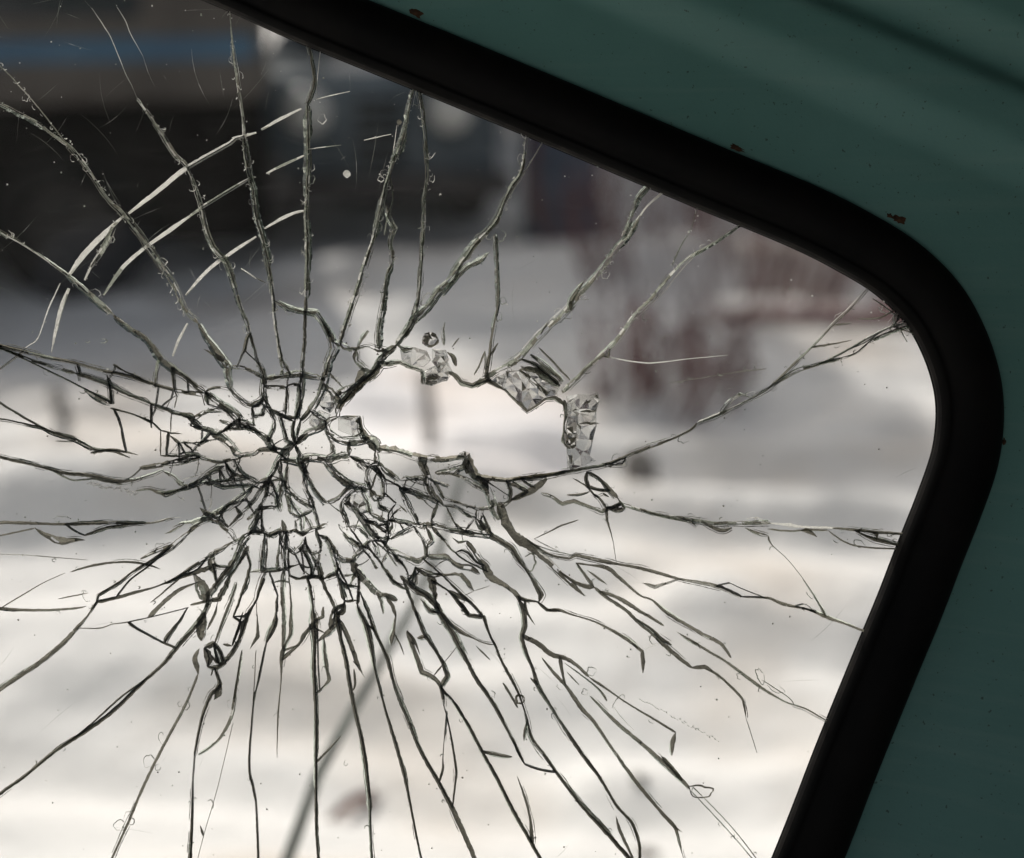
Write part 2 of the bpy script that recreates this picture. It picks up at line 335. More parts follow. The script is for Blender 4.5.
# a dark thicket behind the vehicles: trunk and twiggy crown each
M_BARK = pbr('dark_bark', (.018, .017, .016), (.05, .046, .042), 9, .9, .5)
M_TWIG = pbr('grey_twigs', (.03, .034, .036), (.06, .065, .066), 5, .9, 0)
M_REDTWIG = pbr('red_twigs', (.10, .038, .036), (.18, .08, .075), 5, .8, 0)
def twigs(bm, base, n, h, spread, r0, seed, bs=.35):
    rd = random.Random(seed)
    for i in range(n):
        a = rd.uniform(0, 6.283); s = spread*math.sqrt(rd.random()); q = base + Vector((math.cos(a)*s*bs, math.sin(a)*s*bs, -.03))
        hh = h*rd.uniform(.45, 1); top = base + Vector((math.cos(a)*s, math.sin(a)*s, hh))
        mid = (q+top)/2 + Vector((rd.uniform(-.1, .1), rd.uniform(-.1, .1), hh*.08))
        bm.tube([q, mid, top], [r0, r0*.7, r0*.25], 3)
        for k in range(4):
            f = rd.uniform(.35, .9); p0 = q.lerp(top, f)
            bm.tube([p0, p0+Vector((rd.uniform(-.3, .3), rd.uniform(-.3, .3), rd.uniform(.05, .35)))*h*.5], [r0*.5, r0*.2], 3)
def tree(px, dist, h, seed, label):
    x = ray(px, 200).x/ray(px, 200).y*dist; b0 = Vector((x, dist, -.05)); rd = random.Random(seed)
    t = empty('bare_tree', b0, label=label, cat='tree', group='bare trees behind the vehicles')
    m = MB(); pts = [b0+Vector((rd.uniform(-.05, .05)*i, rd.uniform(-.05, .05)*i, h*i/6)) for i in range(7)]
    m.tube(pts, [.13-.015*i for i in range(7)], 8)
    for i in range(9):
        p = pts[2].lerp(pts[6], rd.random()); a = rd.uniform(0, 6.28); m.tube([p, p+Vector((math.cos(a)*.5, math.sin(a)*.5, .4)), p+Vector((math.cos(a)*.9, math.sin(a)*.9, 1))], [.045, .03, .012], 5)
    m.build('trunk', M_BARK, t)
    m = MB(); 
    for i in range(5): twigs(m, pts[1+i], 26, h*.42, .95, .014, seed*10+i)
    m.build('crown', M_TWIG, t)
for px, d, h, s, l in ((120, 15, 4.5, 1, 'bare tree behind the brown van at the far left'), (310, 10.5, 4, 2, 'bare tree rising behind the left end of the slate car'),
                       (405, 11.5, 4.2, 3, 'bare tree rising behind the middle of the slate car'), (470, 10.2, 3.8, 4, 'bare tree just right of the slate car'), (240, 14, 4.6, 5, 'bare tree between the van and the slate car')):
    tree(px, d, h, s, l)
def shrub(px, py, n, h, sp, seed, label, mat, r=.009):
    g = ground_at(px, py); m = MB(); b0 = Vector((g.x, g.y, gz(g.x, g.y))); twigs(m, b0, n, h, sp, r, seed, .8)
    m.build('shrub', mat, label=label, cat='shrub', group='leafless shrubs on the snow bank')
shrub(668, 398, 44, .42, .3, 11, 'small red-stemmed shrub standing nearest the hole in the glass', M_REDTWIG)
shrub(618, 270, 36, .6, .5, 12, 'leftmost red-stemmed shrub, right beside the faded blue barrel', M_REDTWIG)
shrub(725, 310, 44, .55, .75, 13, 'wide red-stemmed shrub in the middle of the snow bank', M_REDTWIG)
shrub(850, 300, 26, .4, .5, 14, 'low red-stemmed shrub seen below the rounded corner of the seal', M_REDTWIG)
# a belt of spruces added beyond to shade the far half of the yard
M_NEEDLE = pbr('spruce_needles', (.02, .032, .022), (.05, .07, .045), 3, .8, 0)
def spruce(x, y, h, seed, label):
    rd = random.Random(seed); t = empty('shade_spruce', (x, y, -.05), label=label, cat='tree', group='shade spruces added beyond the yard')
    m = MB(); m.tube([(x, y, -.05), (x, y, h*.5), (x, y, h*.97)], [.13, .09, .02], 7); m.build('trunk', M_BARK, t)
    m = MB()
    for i in range(190):
        f = rd.random()**.8; z = h*(.08+.9*f); r = (1-f)*h*.24*rd.uniform(.55, 1.1)+.1; a = rd.uniform(0, 6.283)
        d = Vector((math.cos(a), math.sin(a), -.22)); sd_ = Vector((-d.y, d.x, 0)); o = Vector((x, y, z))
        for k in range(7):
            q = o+d*r*(k+1)/7; s_ = rd.uniform(.18, .36)*(1.1-.07*k)
            for sg in (-1, 1):
                e = (sd_*sg+d*.8+Vector((0, 0, rd.uniform(-.5, .1)))).normalized()*s_*1.4; wv = d*s_*.42+Vector((0, 0, rd.uniform(-.1, .1)))
                m.add([q-wv*.5, q+wv*.5, q+e+wv*.2, q+e-wv*.2], [(0, 1, 2, 3)])
    m.build('crown', M_NEEDLE, t)
for i, (x, y, h, l) in enumerate(((-7.2, 13.0, 6.2, 'leftmost dark spruce added for shade behind the brown van'), (-4.6, 12.2, 6.6, 'second dark spruce from the left, added for shade behind the brown van'), (-2.7, 12.9, 6.0, 'dark spruce added for shade behind the gap between van and car'),
        (-.8, 12.0, 6.3, 'dark spruce added for shade straight behind the slate car'), (1.2, 12.4, 6.1, 'dark spruce added for shade behind the barrel'), (3.2, 12.1, 6.6, 'dark spruce added for shade behind the red shrubs'), (5.4, 12.9, 6.4, 'dark spruce added for shade behind the steel beam'), (7.6, 12.5, 6.2, 'rightmost dark spruce added for shade beyond the yard'))):
    spruce(x-1.6, y, h*1.5, 40+i, l)
# blue barrel
g = ground_at(560, 232); b = MB(); Mx = Matrix.Translation((g.x, g.y, gz(g.x, g.y)-.03))
b.lathe([(.001, 0), (.2, 0), (.215, .02), (.2, .05), (.2, .25), (.213, .27), (.2, .29), (.2, .5), (.213, .52), (.2, .54), (.2, .72), (.213, .75), (.195, .77), (.19, .74), (.001, .74)], Mx, 32)
br = b.build('barrel', pbr('faded_blue_paint', (.05, .085, .13), (.085, .12, .17), 6, .6, .1), smooth=True, label='faded blue barrel standing on the snow bank beside the red shrub', cat='barrel')
# red steel beam lying across the snow on the right
def flat_beam():
    a = ground_at(720, 338); c = ground_at(985, 340); bt = MB(); d = (c-a).normalized(); s = Vector((-d.y, d.x, 0)); z = Vector((0, 0, 1))
    h0 = max(gz(a.x, a.y), gz(c.x, c.y), gz((a.x+c.x)/2, (a.y+c.y)/2))
    o = Vector((a.x, a.y, h0-.02)); L_ = (c-a).length
    for y0, y1, z0, z1 in ((-.03, .03, 0, .008), (-.005, .005, .0085, .061), (-.03, .03, .0615, .07)): obox(bt, o, (d, s, z), 0, L_, y0, y1, z0, z1)
    bt.build('steel_beam', pbr('red_primer', (.20, .10, .10), (.29, .17, .165), 5, .7, .2), label='red painted steel beam lying on the snow at the right', cat='beam')
flat_beam()
M_WOOD = pbr('weathered_wood', (.16, .15, .14), (.27, .25, .23), 12, .9, .4)
for px, pb, pt, hw, l in ((68, 474, 385, .022, 'short grey stake standing in the snow at the far left'), (428, 455, 372, .022, 'short grey stake in the snow seen through the hole')):
    g = ground_at(px, pb); dd = g.y; top = CAMP + ray(px, pt)*(dd/ray(px, pt).y); z0 = gz(g.x, g.y)-.08
    m = MB(); m.tube([(g.x, g.y, z0), (g.x+.01, g.y, (z0+top.z)/2), (g.x-.005, g.y, top.z-.02), (g.x-.005, g.y, top.z)], [hw, hw, hw*.95, hw*.5], 7)
    m.build('wooden_stake', M_WOOD, label=l, cat='stake', group='stakes in the snow')
M_STONE = pbr('dark_stone', (.13, .115, .10), (.24, .22, .20), 12, .9, .6)
def stone(px, py, rx, ry, rz, seed, label, mat=M_STONE):
    g = ground_at(px, py); bm = bmesh.new(); bmesh.ops.create_icosphere(bm, subdivisions=3, radius=1)
    for v in bm.verts:
        n_ = v.co.normalized(); k = 1+.35*noise.fractal(n_*1.6+Vector((seed, 0, 0)), 1, 2, 4); v.co = Vector((n_.x*rx*k, n_.y*ry*k, n_.z*rz*k))
    me = bpy.data.meshes.new('stone'); bm.to_mesh(me); bm.free(); me.materials.append(mat)
    me.polygons.foreach_set('use_smooth', [True]*len(me.polygons))
    o = bpy.data.objects.new('stone', me); link(o, None, Vector((g.x, g.y, gz(g.x, g.y)+rz*.3))); tag(o, label, 'stone', 'stones in the snow')
stone(638, 492, .05, .05, .055, 1, 'dark grey stone in the snow just right of the hole')
stone(641, 757, .013, .014, .008, 2, 'small dark pebble in the snow beneath the long lower right cracks')
stone(648, 820, .024, .016, .006, 3, 'flat brown pebble in the snow near the lower frame edge')
# a strip of reddish bark on the snow
g = ground_at(357, 770); m = MB(); n = 12; vs = []
for i in range(n+1):
    t = i/n; wd = .016*math.sin(math.pi*min(.98, max(.02, t)))**.6
    c = Vector((g.x-.06+.12*t, g.y-.06+.15*t, gz(g.x, g.y)+.012+.012*math.sin(t*5)))
    vs += [c+Vector((.3*wd, -wd, .006)), c+Vector((0, 0, -.002)), c+Vector((-.3*wd, wd, .007)), c+Vector((0, 0, -.008))]
fs = [(4*i+j, 4*i+(j+1) % 4, 4*i+4+(j+1) % 4, 4*i+4+j) for i in range(n) for j in range(4)] + [(0,1,2,3), (4*n+3, 4*n+2, 4*n+1, 4*n)]
m.add(vs, fs); m.build('bark_strip', pbr('red_bark', (.05, .02, .015), (.2, .06, .04), 60, .9, .4), label='curled strip of reddish bark lying on the snow, low centre', cat='bark')
# a tall dry stalk standing close outside the window
pts = [(-140, 1790), (60, 1330), (190, 1050), (250, 935), (288, 858), (318, 775), (352, 712), (410, 612), (440, 548), (458, 490), (468, 455)]
Z = .62; pw = []
for i, (x, y) in enumerate(pts):
    s = (D+Z)/D; pw.append(CAMP + FW*(D+Z) + RT*((x-512)*K*s) + UPV*((429-y)*K*s))
gr = gz(pw[0].x, pw[0].y); k = (gr-.05-pw[1].z)/(pw[0].z-pw[1].z); pw[0] = pw[1].lerp(pw[0], k)
m = MB(); m.tube(pw, [.0078, .0076, .0075, .0074, .0072, .0066, .0058, .0048, .004, .0034, .002], 8)
for i in (2, 5, 8): m.tube([pw[i]-(pw[i+1]-pw[i]).normalized()*.008, pw[i], pw[i]+(pw[i+1]-pw[i]).normalized()*.008], [.006, .009-.0007*i, .006], 8)
m.build('dry_stalk', pbr('dry_stalk', (.24, .24, .22), (.36, .36, .33), 20, .8, .2), smooth=True, label='thin grey dry stalk leaning up just outside the cracked window', cat='stalk')
CRACKS = """
w 1 92,8 105,28 112,40 125,72 132,86 137,98
g 2.5 137,98,2.5 150,117 163,135,3.5 176,155,4 185,163,3 192,178 200,200,4 207,230,5 214,247 225,260 233,280 240,305,4 247,322 250,333,5
d 3 250,333,4 254,347,3 257,359 261,369,4 264,379 263,387 264,397 265,404 272,416
w 1 117,7 125,20 131,35 138,47 143,56
w .6 143,56 148,72 155,87
g 1.3 25,92 42,112 60,135 75,152
g 2.5 25,116 38,123,3 50,133 62,141,4 75,152 90,172,3 103,192 113,204 122,212,4 140,235,5 150,250 163,268,5 175,288 185,310,4 198,323,5
d 5 198,323,5 206,336,3 216,350,6 223,361,8 229,367,6 228,373 230,381,4 231,390
g 2 25,246 45,259 68,276,3 85,290,5 100,303,6 113,315,5
d 4 113,315,4.5 130,328 148,340,5 160,357,7 172,367 183,375,5 195,385 205,392,7
d 4 205,392,6 216,401 226,407 235,414 241,420
d 3 207,405 223,410 233,420
d 6 205,392,6 208,405,5
d 3 205,391 214,388 223,388 231,390 236,396,4 244,403 251,406 260,401,5 264,397
g 3 229,367,5 242,368,4 254,372 263,379
d 3 250,333,5 247,338,4 244,350 240,359,1
d 1 244,350 257,365
d 2 203,349,1 213,354,3 222,363,5
g 2 230,15,1 233,50,2 237,78,3 242,110,3 244,133,3.5 245,150,5 248,170,4 253,190 256,215 263,240 271,278 273,298 275,320 278,343,4 283,368,5
g 1 243,135 250,160 252,185
d 3 309,47,1.5 312,63,3 314,83,4 310,98,4 307,105,2
g 4 307,105,4 308,140,4.5 308,170 307,200 306,215,5 307,235,5.5 307,265,5 306,298,5
d 4 306,298 305,323,4 304,345 302,370,5 301,395,4 297,420
w .8 320,53 317,83 315,97
g 3 414,88,2 409,108,3 406,125 399,150,5 391,168,4 384,193 379,213,4 373,240 366,260,5 359,283,5 351,308,5 344,328,5 341,341,4
w 1 397,125 391,168 386,190 380,210 376,235
g 1.5 389,173 393,198 388,215 384,235
g 4 386,205,3 390,218,4 396,228,4 391,243,3 393,258,4 386,278,3 384,298,3 380,320,4 378,335,5 379,350
g 2.5 419,93,2.5 423,120,3 426,150,2.5 428,175,2 425,200,2 424,215,3 423,240,3.5 421,268,3 419,293,3.5 415,313,4 409,328,4 404,338,3
g 3 527,135,3 522,170,4 512,186,5 505,200,4 497,220,6 489,230,5 476,243,6 464,260,7 451,278,6 439,290,6 429,305,5 416,318,6 406,333,7 396,345,7
w 1.5 542,143 527,168 512,190 500,215
g 2 490,252,1 478,262,3 466,268,2 452,283,3 441,297,1
d 5 396,345,6 381,358,6 374,370,6 361,383,6 349,395,7 341,404,6
d 1.5 495,233,1.5 497,265 498,298,2 495,320,2 491,340,3 489,360,4 484,375,5
d 3 498,343,3 491,357,2
w 2 663,192,2 647,206 640,215,3
g 3 647,187,2 637,200 630,222,3 622,236,4
g 4 640,215,3 630,233,4 617,248,5 605,265,5 590,283,5 575,300,6 562,315,6 550,325,5 535,340,6 522,355,6 512,363,7 500,369,5 487,377,6 474,383,5
d 3 585,280,1 572,298,4 571,311,5
d 1.5 549,320,1 541,335,3
g 2 738,226,.8 713,243,1.5 692,255,2.5 677,268,3 662,285,4 650,300,4 635,315,5 622,333,5 610,348,5 590,365,4.5 575,380,5 562,392,7
w 1.3 713,243 694,257 678,274 664,292 652,304
g 1.5 695,215,.8 690,232 684,240,1.5 672,265,2
d 2 610,348,2 608,357,4 603,358,1
w 1.2 610,359,1.5 647,363,1.5 687,359,.8 728,355,.7
d 1 667,383,.7 702,378 738,372,1.2 767,369
g 3 911,324,1.5 876,338,2.5 856,353,2 836,360,3 816,365,3 793,373,4 768,389,2 752,398,2 732,408,2.5 717,415,4 697,423,3
d 3 697,423 690,430 672,439,2.5 655,445,4 632,454,4 607,464,4 582,469,4 549,475,5 527,478,5 512,478,4
w 1.8 908,323 888,328 868,338 851,348 828,360 810,366
g 1 910,318 886,329 866,342 845,352
g 1.5 886,308 900,318 892,326 903,330
w 1.5 903,309 893,318 899,328
w 1 897,312 888,322
d 1.5 869,286,1 851,308,1.5 833,325,2 816,343,2.5 798,360,3 788,370,3 768,389,2
d 2 833,325,3 853,323,1
d 2 812,348,3 833,344,2 852,340,1
d 1 850,308 855,310
d 1.5 858,319 878,318,2 889,313
g 2 752,398,1 740,394,2 728,403,3 720,413,3
w 2 301,108,2 261,129,2.5
w 2.5 256,132,2 233,139,3 230,143,3 185,169,3.5 155,193,3 128,213,2.5
w 3 122,216,2 105,233,3.5 85,253,4 68,275,3
w 3 68,288,3 61,308,3 54,338,2 51,353,1
w 1.5 60,283,1.5 48,310,1.5 38,338,1 28,346,.8
g 5 118,223,4 108,238,6 100,253,5 92,268,4
w 2 99,252 91,266 84,280
w 2 304,155,2 266,173,2
w 2.3 256,177,1.5 248,179,2 210,202,2.5 188,214,2.5
w 2.3 190,215 170,230,3 150,244,2.5 125,265,2.8 103,295,2
w 2 304,210,2 293,213,2.5 264,228,2
w 2.4 256,236,2 228,255,2.5 208,270,2.5 185,295,2
w 2 187,323,2 178,341,2.3 172,356,2
d 1.8 172,366,4 174,388,2 175,396
w 2 178,395 174,408
d 1.5 172,412,2 171,422,1.5 171,432,1
w 1.5 316,99 350,91,1
w 1.7 311,149 341,145,1
w 1.6 364,140 391,134,1.2
w 1.8 241,268 256,276
d 2 256,278 266,283
g 3 275,300,4 289,308,2.5 304,312,3 316,313,4 324,325,2.5 331,338,4
d 2.5 158,358,5 156,372,3 155,388,1.5
w 1.5 157,393 155,405
d 2 151,403,3 151,428,1.5
d 4 26,352,5 50,358,5 75,363,4 100,370,4 125,375,4 150,383,4 175,390,4 192,393,5 205,394,6
g 3 26,358,3 50,366,4 75,373,4
d 3 75,373,4 105,383,5 125,393,4 150,403,3 175,413,4 195,419,4
d 2.5 113,364,5 122,370,2 133,375 150,383,2
g 1.5 26,360 63,378 83,388 110,402
g 5 82,387,1 95,395,6 108,402,7 112,404,2
d 2 110,408,3 135,415,2 150,423,2
d 1.5 113,410,3 117,416,2.5 120,428,1
d 2 77,363,3 79,371,2 80,381,1
d 2.5 107,375,3 110,388,3 111,404,5
d 1.5 134,418 150,421 160,430
d 1.2 133,393 145,398 152,402
d 3 26,424,2 43,428,3 53,433,4 75,440,4 95,449,4 113,451,4 130,458,1
g 2 28,420 50,431 70,436 92,445
d 2 55,441,1.5 80,443,1
d 3 90,453,3 113,450,4 138,455,1
d 1.5 121,430,2.5 126,450,1.5
d 3.5 26,463,4 45,468,3 65,473,4 93,476,5 118,481,5 135,480,2 150,475,1.2 163,471,.8
g 2 50,472 72,480 94,479 122,484
d 3 135,491,2 150,489,2.5 163,493,5 188,488,3 208,483,2.5 225,481
d 4 139,468,5 155,466,5 175,461,4 195,456,4
d 4 160,456,2 174,456,3 192,454,6 207,459,4 219,462,5 230,460,4 242,456,4 254,454,4 261,450,5 269,450,5 276,452,6
d 3 161,466,3 178,463,3 195,459,3
d 4 192,452,6 196,447,3 205,439,4 210,433,4 216,435,7
d 5 190,426,2 201,428,4 210,431,5 216,435,8 226,441,6 231,446,5 237,453,5 244,456,4
d 3 216,435,5 223,430.5,3 230,425,3 235,422,3
d 3 226,432,1.5 240,428,3 249,427,2
d 5 219,420,4 230,423,3 242,426,5 254,430,5 263,436,6 269,442,8 276,452,8
d 3 234,420 248,423 254,426
d 4 252.5,420 255,427
d 4 275,420,4 274,429,4 270,439,6
d 4 187,418 197,424 203,429
d 2 160,430.5 172,433,2 182,434,1
d 2.5 168.5,432,3 167.6,440,3
d 2 172,437.6 177.6,442,4 182,449,1.5
d 1.4 178,442 188,443 201,442 216,439
d 2 183,442 190,448 192,452
d 1.6 160.5,440 160.5,456
d 2 161,468,1.5 172,476,3 180,483,4 187,488,3
d 3 160,491,3 165,494,5 178,490,3 190,486,4 200,481,3 207,474.5,4 216,469,5 223,464.5,4
w 1.8 178,490 200,479 212,474
w 1.3 183,479 200,475
d 1.8 204.5,477 213,483,3 223,487,2 242,485.6,1.5 254,484,2
d 1.8 219,471.5 221,485.6
w 2 219,470 224,466
d 2 197.5,487 201,498,1
w 1.5 176,495 185,501,1
w 1.8 211,494 211,503 209,509
d 2.5 234,460,3 237,467,3 242,474,2 249,478.6,3 258,483,4
d 2.5 224.5,463,3 229,468,4
d 2 235,471.6 234,481,3 249,481,2
g 5 258,483,5 269,478.6,5 275,469,5 278,461,4 288,448,5
d 4 260,483,5 249,490,3 237,498.5,3 226,507,4 214,514,6
d 2 254,489,3 242,501,3 229,507,2
d 4 263,487,4 256,497,4 248,507,4 241,514,3
g 5 268,486,5 263,502,4 254,514,4 247,520,4
d 3 236,508,3 241,514,5 235,520,3
w 2 235,506 229,511
d 2 272.5,485.6,3 277,497,2 278,507,2
d 3 265.5,507 277,507,3
d 5 200,508,2 207,514,6 214,518,8 222,523,5 228,527,4
d 4 208,520,4 198,525,4 190,533,5
d 3 26,523,4 50,524,3 75,524,4 100,523,4 125,523,3 150,523,2 175,518,1
w 1.3 150,521 165,519 180,517
d 1.8 178,524,1 190,523,2 200,520,3
d 3 85,533,3 105,528,3 125,525,3 146,523,1
d 3 35,528,2 42,533,5 50,537,7 58,540,9 65,541,8 75,540,5 84,540,3
d 2 26,530 35,528
d 1.2 64,527 74,531 84,536
d 1.6 165,534,1 174,530,3 185,526,1
d 1 26,555 50,557 88,560,.7
d 2 70,572,1.5 95,565,3 123,562,2.5 145,564,3 160,569,1
d 1.2 26,593,1.5 43,583,1 65,573,.8
d 3 198,523,3 185,535,3 173,545,5 155,558,3 135,570,2.5 118,583,3 98,595,3 96,602,3
d 2 173,548,2 150,565,2.5 130,580,2 115,596,2
d 3 140,559,3 157,551,4 173,545,4
d 4 96,602,5 115,598,4 133,593,4 155,587,2 175,579,3 193,573,5 213,567,5
d 4 96,602,3 88,615,2 75,630,4 63,643,5 45,658,5 26,672,5
d 2.5 98,604,1.5 91,612
d 3 26,610,3.5 50,610,3 78,608,2.5 86,606,1
d 1.6 58,599,1.5 88,593,1.5
d 1.2 78,629,1 100,628,1.5 113,624,1.2 128,622,1.5 160,615,1 188,607,1
d 2 128,622,4 135,628,2 158,643,.8
d 4 233,540,4 226,546,3 216,552,5 204.5,559,4 174,579,3 160,584,2
d 6 214,553,4 211,560,8 213,569,8 214,573,3
d 2 207,558 197.5,569 186,575
d 4 148,617,6 157,609,5 165,601,5 179,590,4 193,584,2
d 2 150,603,1 160,595,2 182,579,2
g 14 196,577,5 202,588,15 206,600,11
d 5 249,533,9 241,543,7 236,556,5 230,567,6 223,575,5 215,586,5 208,595,5 209,601,6 206,610,6 200,620,7 189,633,6 177.6,646,6 167,660,5 160,667,4 140,685,4.5 113,711,5 83,733,4.5 55,751,4.5 26,775,4
g 2 150,672,1 120,698,2.5 90,725,2 60,744,1
d 8 206,612,4 201,624,11 201,636,9 201,641,2
d 2 209,601,4 199,603,3 190,605
d 4 208,601,4 219,599,6 226,586,6 230,576,4 237,567,3 244,554,5 249,546,4
d 2 187,608 180,620,2 175,626,3 167,637,5 165,641,5
d 3 160,642 167,644,3 175,647.5,4
d 6 203,649,7 207,653,10 209,661,9 206,667,5
d 4 204,648,5 213,644,6 219,650,4 224,663,5 216,668,5 207,667,5
d 3 211,655,3 217,662,4 223,666,3
d 3 213,646 216,655 219,663,3
d 2 217,651 214,662
d 5 199,649,3 196,655,5 195,660,7 197,667,6 198,674,3
d 3 198,674,3 192,690,3 183,710,3.5 165,743,3.5 145,783,3.5 128,823,3 113,856,2.5
d 4 214,668,3 218,677,4 220,684,6 216,690,5 211.6,694,5 204.5,710,4 200,726,3.5 194,756,2
d 6 219,686,5 219,692,9 214,700,2
d 3 192,783,1 192,818,3 190,858,5
w 1.2 194,756 192,783
d 2.5 214,645,2 223,620.5,3 230,602,2.5 237,583,2
d 2 207,630,2 215,613.5,3 217,605,1
d 4 224.5,663,5 233,651,5 240,638,4 244,625,6 249,612.6,4 256,600,2.5 262,582,5
d 3 223,644,4 231.5,647.5,4
d 3 233,646,3 241,622,3 233,617,2 240,600,3 247,580,4 251,564.5,3 247,554,3 244,546,2
d 3 232,646,3 238,628,2 243,612,2 
d 1.6 230,616 244,616,2 250,611,3
d 1.8 242,649,1.2 240,659,1.2 235,692,2.5 232,710,2
d 2 242,650,1 236,688,3 231,716,3 221,736,2.5 210,747,1.5 198,755,1.5
d 4 276,611,2 275.5,622,6 271,632,6 267,641,3
g 1.3 267,644,1.5 262,659,1 257,685,1.8 255,710,2
d 3 256,650,1 254,690,1.3 249,763,2.5 253,788,2.5 256,808,2 258,858,2.6
d 3 257,615,1 258,636,4.5 254,642,3 250,649,1
d .8 233,723 218,786 205,831 198,858
d 2 200,826,1 203,834,4 204,837,2
d 1.2 266,643 258,683 254,695,1
d 2 290.5,560,1 291,602,2 290.5,620,3 290.5,633,4 286,643,2 283,650,5 281.5,661,4 281,681,1.6 278,718,2 277,758,.6
d 3 283.5,651,3 296,643,2
d 4 283,660,5 299,644,3 303,637,5 308,630,4 314,623,8
d 4 308,580,4 311.6,595,3 313,607,2 314,623,9 314.6,645,4 314,669,5 315,692,4.5 316,718,4 316,763,3.5 316,793,3.5 316,823,3 318,858,2.5
g 1.2 318,628 318,665 318,690
d 3 316,622,4 323,617,4 323,607,3
d 2 315,628 323,632,2
d 4 317.5,642,2 323,637,4 329,631,5
d 2.5 324,636,1.5 325,657,3 329,680,3.5 323,687,2 317.5,694,2.5
d 2 316,763,3 328,750,2.5 341,736,1
d 4 335,609,5 337,617,7 341,639,4.5 346,660,5 350,685,5 355,710,5 361,736,5 366,766,5 369,793,4 370,805,5 370,818,3 372,858,3
d 5 337,617,5 346,633,5 353,651,5 358.5,666,4 362,673,1.5 365,678,.8
d 3 353,661,2 357,667,5
d 2.5 354,669 355,685,3 354,692,1
d 4 357,605,3 360,612,3 367,628,5 370,640.5,5 373,657,3 375,671,2 380,690,2.5 385.5,710,3 394,738,4.5 404,773,4.5 411,808,3 420,853,2.5
d 4 366,624,4 374,630,4
d 4 362,596,1.5 367,610,3 374,629,4 381,644,3.5 388,660,5 392.5,678,4 399.5,699,5 409,721,5 421,751,5 439,783,5 456,816,6 474,857,5.5
d 2.5 393,614,2 394,630,3 392,638,5 391,646,1
d 1.6 394,632,2 401,646,1.5 404,655,1
d 2 439,783,3 443,768,3 443,756,1.2 444,711,1
d 2 454,808,2 455,785,2.5 456,768,3 449,726,2 446,708,.8
d 4 406,631,5 415,652,5 422,672,6 433,677,5 440,685,5 443,697,4 444,707,2
d 4 407,631,3 414,640,3 420,655,.8
d 4 415,610,4 423,631,3.5 427,638,4.5 435,650,3.5 443,664,4 447,676,6 443,684,6 441,688,4
d 4 417,638,4 425,637,6
d 1.8 443,664,2.5 434,674.5,2
d 1 443,664 456,646
d 4 441,686,4 446,694,3 451.6,699,2.5 458.6,710,2.5 469,726,4 482,751,4 497,778,4 512,808,4.5 526,833,4.5 540,858,4.5
g 1.2 447,690 458,706 470,722
d 2.5 483,751,4 504,756,3 512,757,1
d 4.5 436,601,5 440.5,613.5,6 451.6,631,6 458.6,645,6 468,663,5 477,680,5 487,694,5 496,708,5 512,738,4 525,763,3
d 1.6 525,765 540,770 555,774
d 3 441,612,5 450,623,4 461,632,5 473,638,2 484,643,1.5 494,645,2
d 2 476,646,.8 482,652,2 490,660,1
d 4 429,611,2.5 440,614,4
d 4 459,602,5 466,611,5 469,615,5 484,617,5 489,633,3 495,645,3 502,661.6,3 509,674.5,4 518,692,3 526,715,2 532,738,4 545,756,4.5 557,773,4 582,806,4 607,833,5 627,856,5
g 1.4 486,622 491,637 495,646
d 3 503,683,3 510,694,3 518,708,3
d 3 525,721,2 524.5,732,3 524,741,2
d 3 517,776,1 525,798,3 530,818,3 532,838,5 533,845,2
d 2 512,740 518,753 525,765
d 5 520,600,6 523.5,610,6 525,626,6 522,637,5 527,654.5,4 533,669,4 537.6,685,6 546,699,4.5 553,710,4 560,721,4 580,751,5 600,778,4 617,806,3.5 632,823,4 639,843,4 640,858,3.5
d 3 530.5,678,3 537,686,5
d 3 616,816,1 619,828,4 624,840,4 629,850,3
w 1.2 606,795 614,810
d 5 525,636,6 540,645,6 552,654.5,6 567,659,5 578.6,667,4 589,677,4
d 1.5 589,677,2 601,685,3 614,694,2 627,703,2 657,721,2.5 674,732,3
d 4 676,732,3 673,741,6 672,752,3 672,756,1
d 3 559,659,6 563,676,3 566,686,3
d 4 542,658,2 554,673,4 567,687,4 575,699,5 583,710,5 595,723,4 612,748,3 637,783,4.5 662,813,4 675,827,5 677,833,4 680,845,3 682,853,1
d 2.5 676,826,4 682,832,1
d 4 590,696,2 617,723,4.5 647,748,4.5 667,766,5 685,783,4 690,790,3
d 4 662,757,5 672,768,5 683,781,4
g 1.2 690,790 712,813 732,835 752,858
g 1.2 692,786 716,810 735,831 756,858
d 2 564.5,663,.8 585.6,678,1.2 600,690,2 607,701,3
d 1.8 567,672,1.5 579,685,1.8
w 1 612,704 622,718 634,730
d 5 476,520,5 484.5,530.5,8 490,535,6 502,542,5 511,548,7 519.5,561,5 527,571.5,2.5 535,584,5 541,595,7 540,601,3
d 9 499,505,9 505,520,10 512.5,533,9 520,540,13 527,544,11 539,553,9 553,566,7 563,576,6 575,587,5 584.5,596,2
d 2.5 527,540,3 549,554,2.5 569,558.6,3 576,555,4 602,561,5 620,564.5,3 639.5,568,4 662,574,4 680,579,3 702,583,4.5 722,588,5 742,599,4
g 1.2 532,544 550,550 574,554
d 1 534,541 560,551
d 2 742,597,2 768,598,3 783,604,4 806,609,2.5 826,617,4 843,623,2.5 864,631,3
g 1.2 715,585 730,583 745,590 766,596
w 1 795,604 806,604 818,612
d 1.4 768,538,4 772,545,1.2 788,560,.8 806,583,.8 821,607,1.5 826,616,5
d 3 642,583,1 649,585,4 655,587,5 664,584,3 680,578,2
d 4 574,562,3 590,565,2 607,568,5 622,580,4 639.5,595,2.5 652,600,2.5 667,613,4 692,628,4 706,636,5 721,644,4 731,658,3
d 3 692,643,3 708,651,3 725,661,3 752,681,4 768,692,3 786,702,2 806,709,2 827,721,1.6
g 1.2 762,680 788,697 795,702
d 3 576,563,3 584.5,574,3 594,587,4
